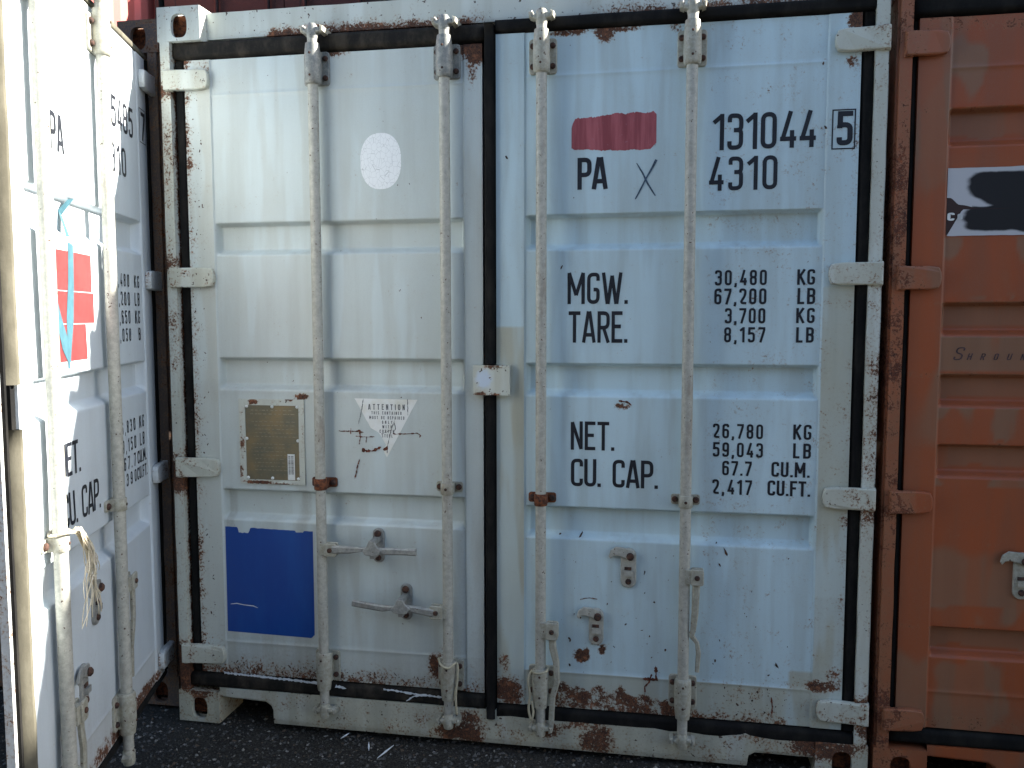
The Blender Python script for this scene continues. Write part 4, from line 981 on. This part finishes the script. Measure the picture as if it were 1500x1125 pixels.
dt = make_leaf(top2, pinR, 1.175, 2.356, .160, 2.434, fR, RIBR, 1.308, 2.262, M['redc'], None, .05, weld=(2.293, .284)); std_hardware(dt, oR, RODX[2:], fR, 'darkm', 'darkm', 'darkm')

# ================================================================== unseen containers added outside the view
mb = MB()
for k in range(9):
    for lv in range(2):
        x = -11.5 + k * 2.5
        mb.box(x + .012, x + 2.43, -20, -8.0, lv * 2.6 + .14, lv * 2.6 + 2.5, 50)
        for a in (x, x + 2.276):
            for b in (lv * 2.6, lv * 2.6 + 2.473): mb.box(a, a + .162, -8.17, -7.985, b, b + .118)
        for q in (.58, 1.04, 1.37, 1.84): mb.lathe(x + q, -7.96, [(lv * 2.6 + .15, .017), (lv * 2.6 + 2.45, .017)], 8)
row = mb.build('unseen_container_row', M['dark']); row['kind'] = 'structure'  # dark row added behind the camera to block low sky from the doors
mb = MB(); mb.box(-4.98, -2.56, .3, 16.2, .14, 2.56, 50); 
for b in (.3, 4.2, 16.0):
    for a in (-4.99, -2.712): mb.box(a, a + .162, b - .002, b + .176, 0, .1395); mb.box(a, a + .162, b - .002, b + .176, 2.5605, 2.5995 if b < 4 else 2.6195)
row = mb.build('unseen_container_row', M['dark']); row['kind'] = 'structure'

# ================================================================== ground
def numesh(name, V, F, mats, mi=None, smooth_=False, kind=None):
    me = bpy.data.meshes.new(name); V = np.asarray(V, np.float32); F = np.asarray(F, np.int32); k = F.shape[1]
    me.vertices.add(len(V)); me.vertices.foreach_set('co', V.ravel()); me.loops.add(F.size); me.loops.foreach_set('vertex_index', F.ravel())
    me.polygons.add(len(F)); me.polygons.foreach_set('loop_start', np.arange(0, F.size, k, dtype=np.int32)); me.polygons.foreach_set('loop_total', np.full(len(F), k, np.int32))
    for m in mats: me.materials.append(m)
    if mi is not None: me.polygons.foreach_set('material_index', mi)
    me.polygons.foreach_set('use_smooth', np.full(len(F), smooth_)); me.update(calc_edges=True); me.validate()
    o = bpy.data.objects.new(name, me); COL.objects.link(o)
    if kind: o['kind'] = kind
    return o
def axis(a, b, fine0, fine1, st):
    L = list(np.arange(fine0, fine1 + 1e-6, st)); d = st; x = fine0
    while x > a: d *= 1.35; x -= d; L.insert(0, max(x, a))
    d = st; x = fine1
    while x < b: d *= 1.35; x += d; L.append(min(x, b))
    return np.array(L)
gx = axis(-250, 250, -1.6, 3.0, .03); gy = axis(-250, 250, -1.6, 1.2, .03)
XX, YY = np.meshgrid(gx, gy, indexing='ij'); ZZ = np.zeros_like(XX)
for i in range(len(gx)):
    for j in range(len(gy)):
        if abs(gx[i]) < 6 and abs(gy[j]) < 6: ZZ[i, j] = .010 * nz(gx[i] * 3, gy[j] * 3) + .005 * nz(gx[i] * 12, gy[j] * 12)
ZZ -= .014
V = np.stack([XX, YY, ZZ], -1).reshape(-1, 3); ny = len(gy); I, J = np.meshgrid(np.arange(len(gx) - 1), np.arange(ny - 1), indexing='ij'); q = (I * ny + J).ravel()
numesh('ground', V, np.stack([q, q + ny, q + ny + 1, q + 1], -1), [M['ground']], None, True, 'structure')
rs = np.random.RandomState(5); NP = 80000
px = rs.uniform(-1.5, 2.9, NP); py = rs.uniform(-1.35, .75, NP); sz = .0013 + .0085 * rs.rand(NP) ** 3.6
base = np.array([(1, 0, 0), (0, 1, 0), (-1, 0, 0), (0, -1, 0), (0, 0, 1), (0, 0, -1)], float); bf = np.array([(0, 1, 4), (1, 2, 4), (2, 3, 4), (3, 0, 4), (1, 0, 5), (2, 1, 5), (3, 2, 5), (0, 3, 5)])
bv = base[None] * (1 + rs.uniform(-.35, .35, (NP, 6, 1))) * np.stack([sz, sz * rs.uniform(.6, 1, NP), sz * rs.uniform(.4, .8, NP)], -1)[:, None]
an = rs.uniform(0, 6.28, NP); c_, s_ = np.cos(an)[:, None], np.sin(an)[:, None]
bx_ = bv[..., 0] * c_ - bv[..., 1] * s_; by_ = bv[..., 0] * s_ + bv[..., 1] * c_
gz = np.array([.010 * nz(a * 3, b * 3) + .005 * nz(a * 12, b * 12) - .014 for a, b in zip(px, py)])
V = np.stack([bx_ + px[:, None], by_ + py[:, None], bv[..., 2] + (gz + sz * .25)[:, None]], -1).reshape(-1, 3)
F = (bf[None] + (np.arange(NP) * 6)[:, None, None]).reshape(-1, 3); mi = np.repeat(rs.choice(4, NP, p=[.48, .32, .08, .12]), 8).astype(np.int32)
tag(numesh('gravel', V, F, M['peb'], mi, False, 'stuff'), 'fine loose gravel on dark asphalt', 'gravel')
for i, (x, y, a, ln, lab) in enumerate([(.84, -.10, 60, .075, 'longest white plastic sliver on the asphalt below the sill'), (.77, -.075, 110, .03, 'small upright white plastic sliver on the asphalt'), (.66, -.02, 25, .03, 'small white plastic sliver closest to the sill')]):
    mb = MB(); c, s = math.cos(R(a)), math.sin(R(a)); P = [Vector((-ln / 2 * c, -ln / 2 * s, .004)), Vector((0, 0, .012)), Vector((ln / 2 * c, ln / 2 * s, .02))]; mb.tube(P, [.001, .0035, .0012], 5)
    tag(mb.build('plastic_sliver', M['film'], loc=(x, y, -.006)), lab, 'litter', 'white plastic slivers')
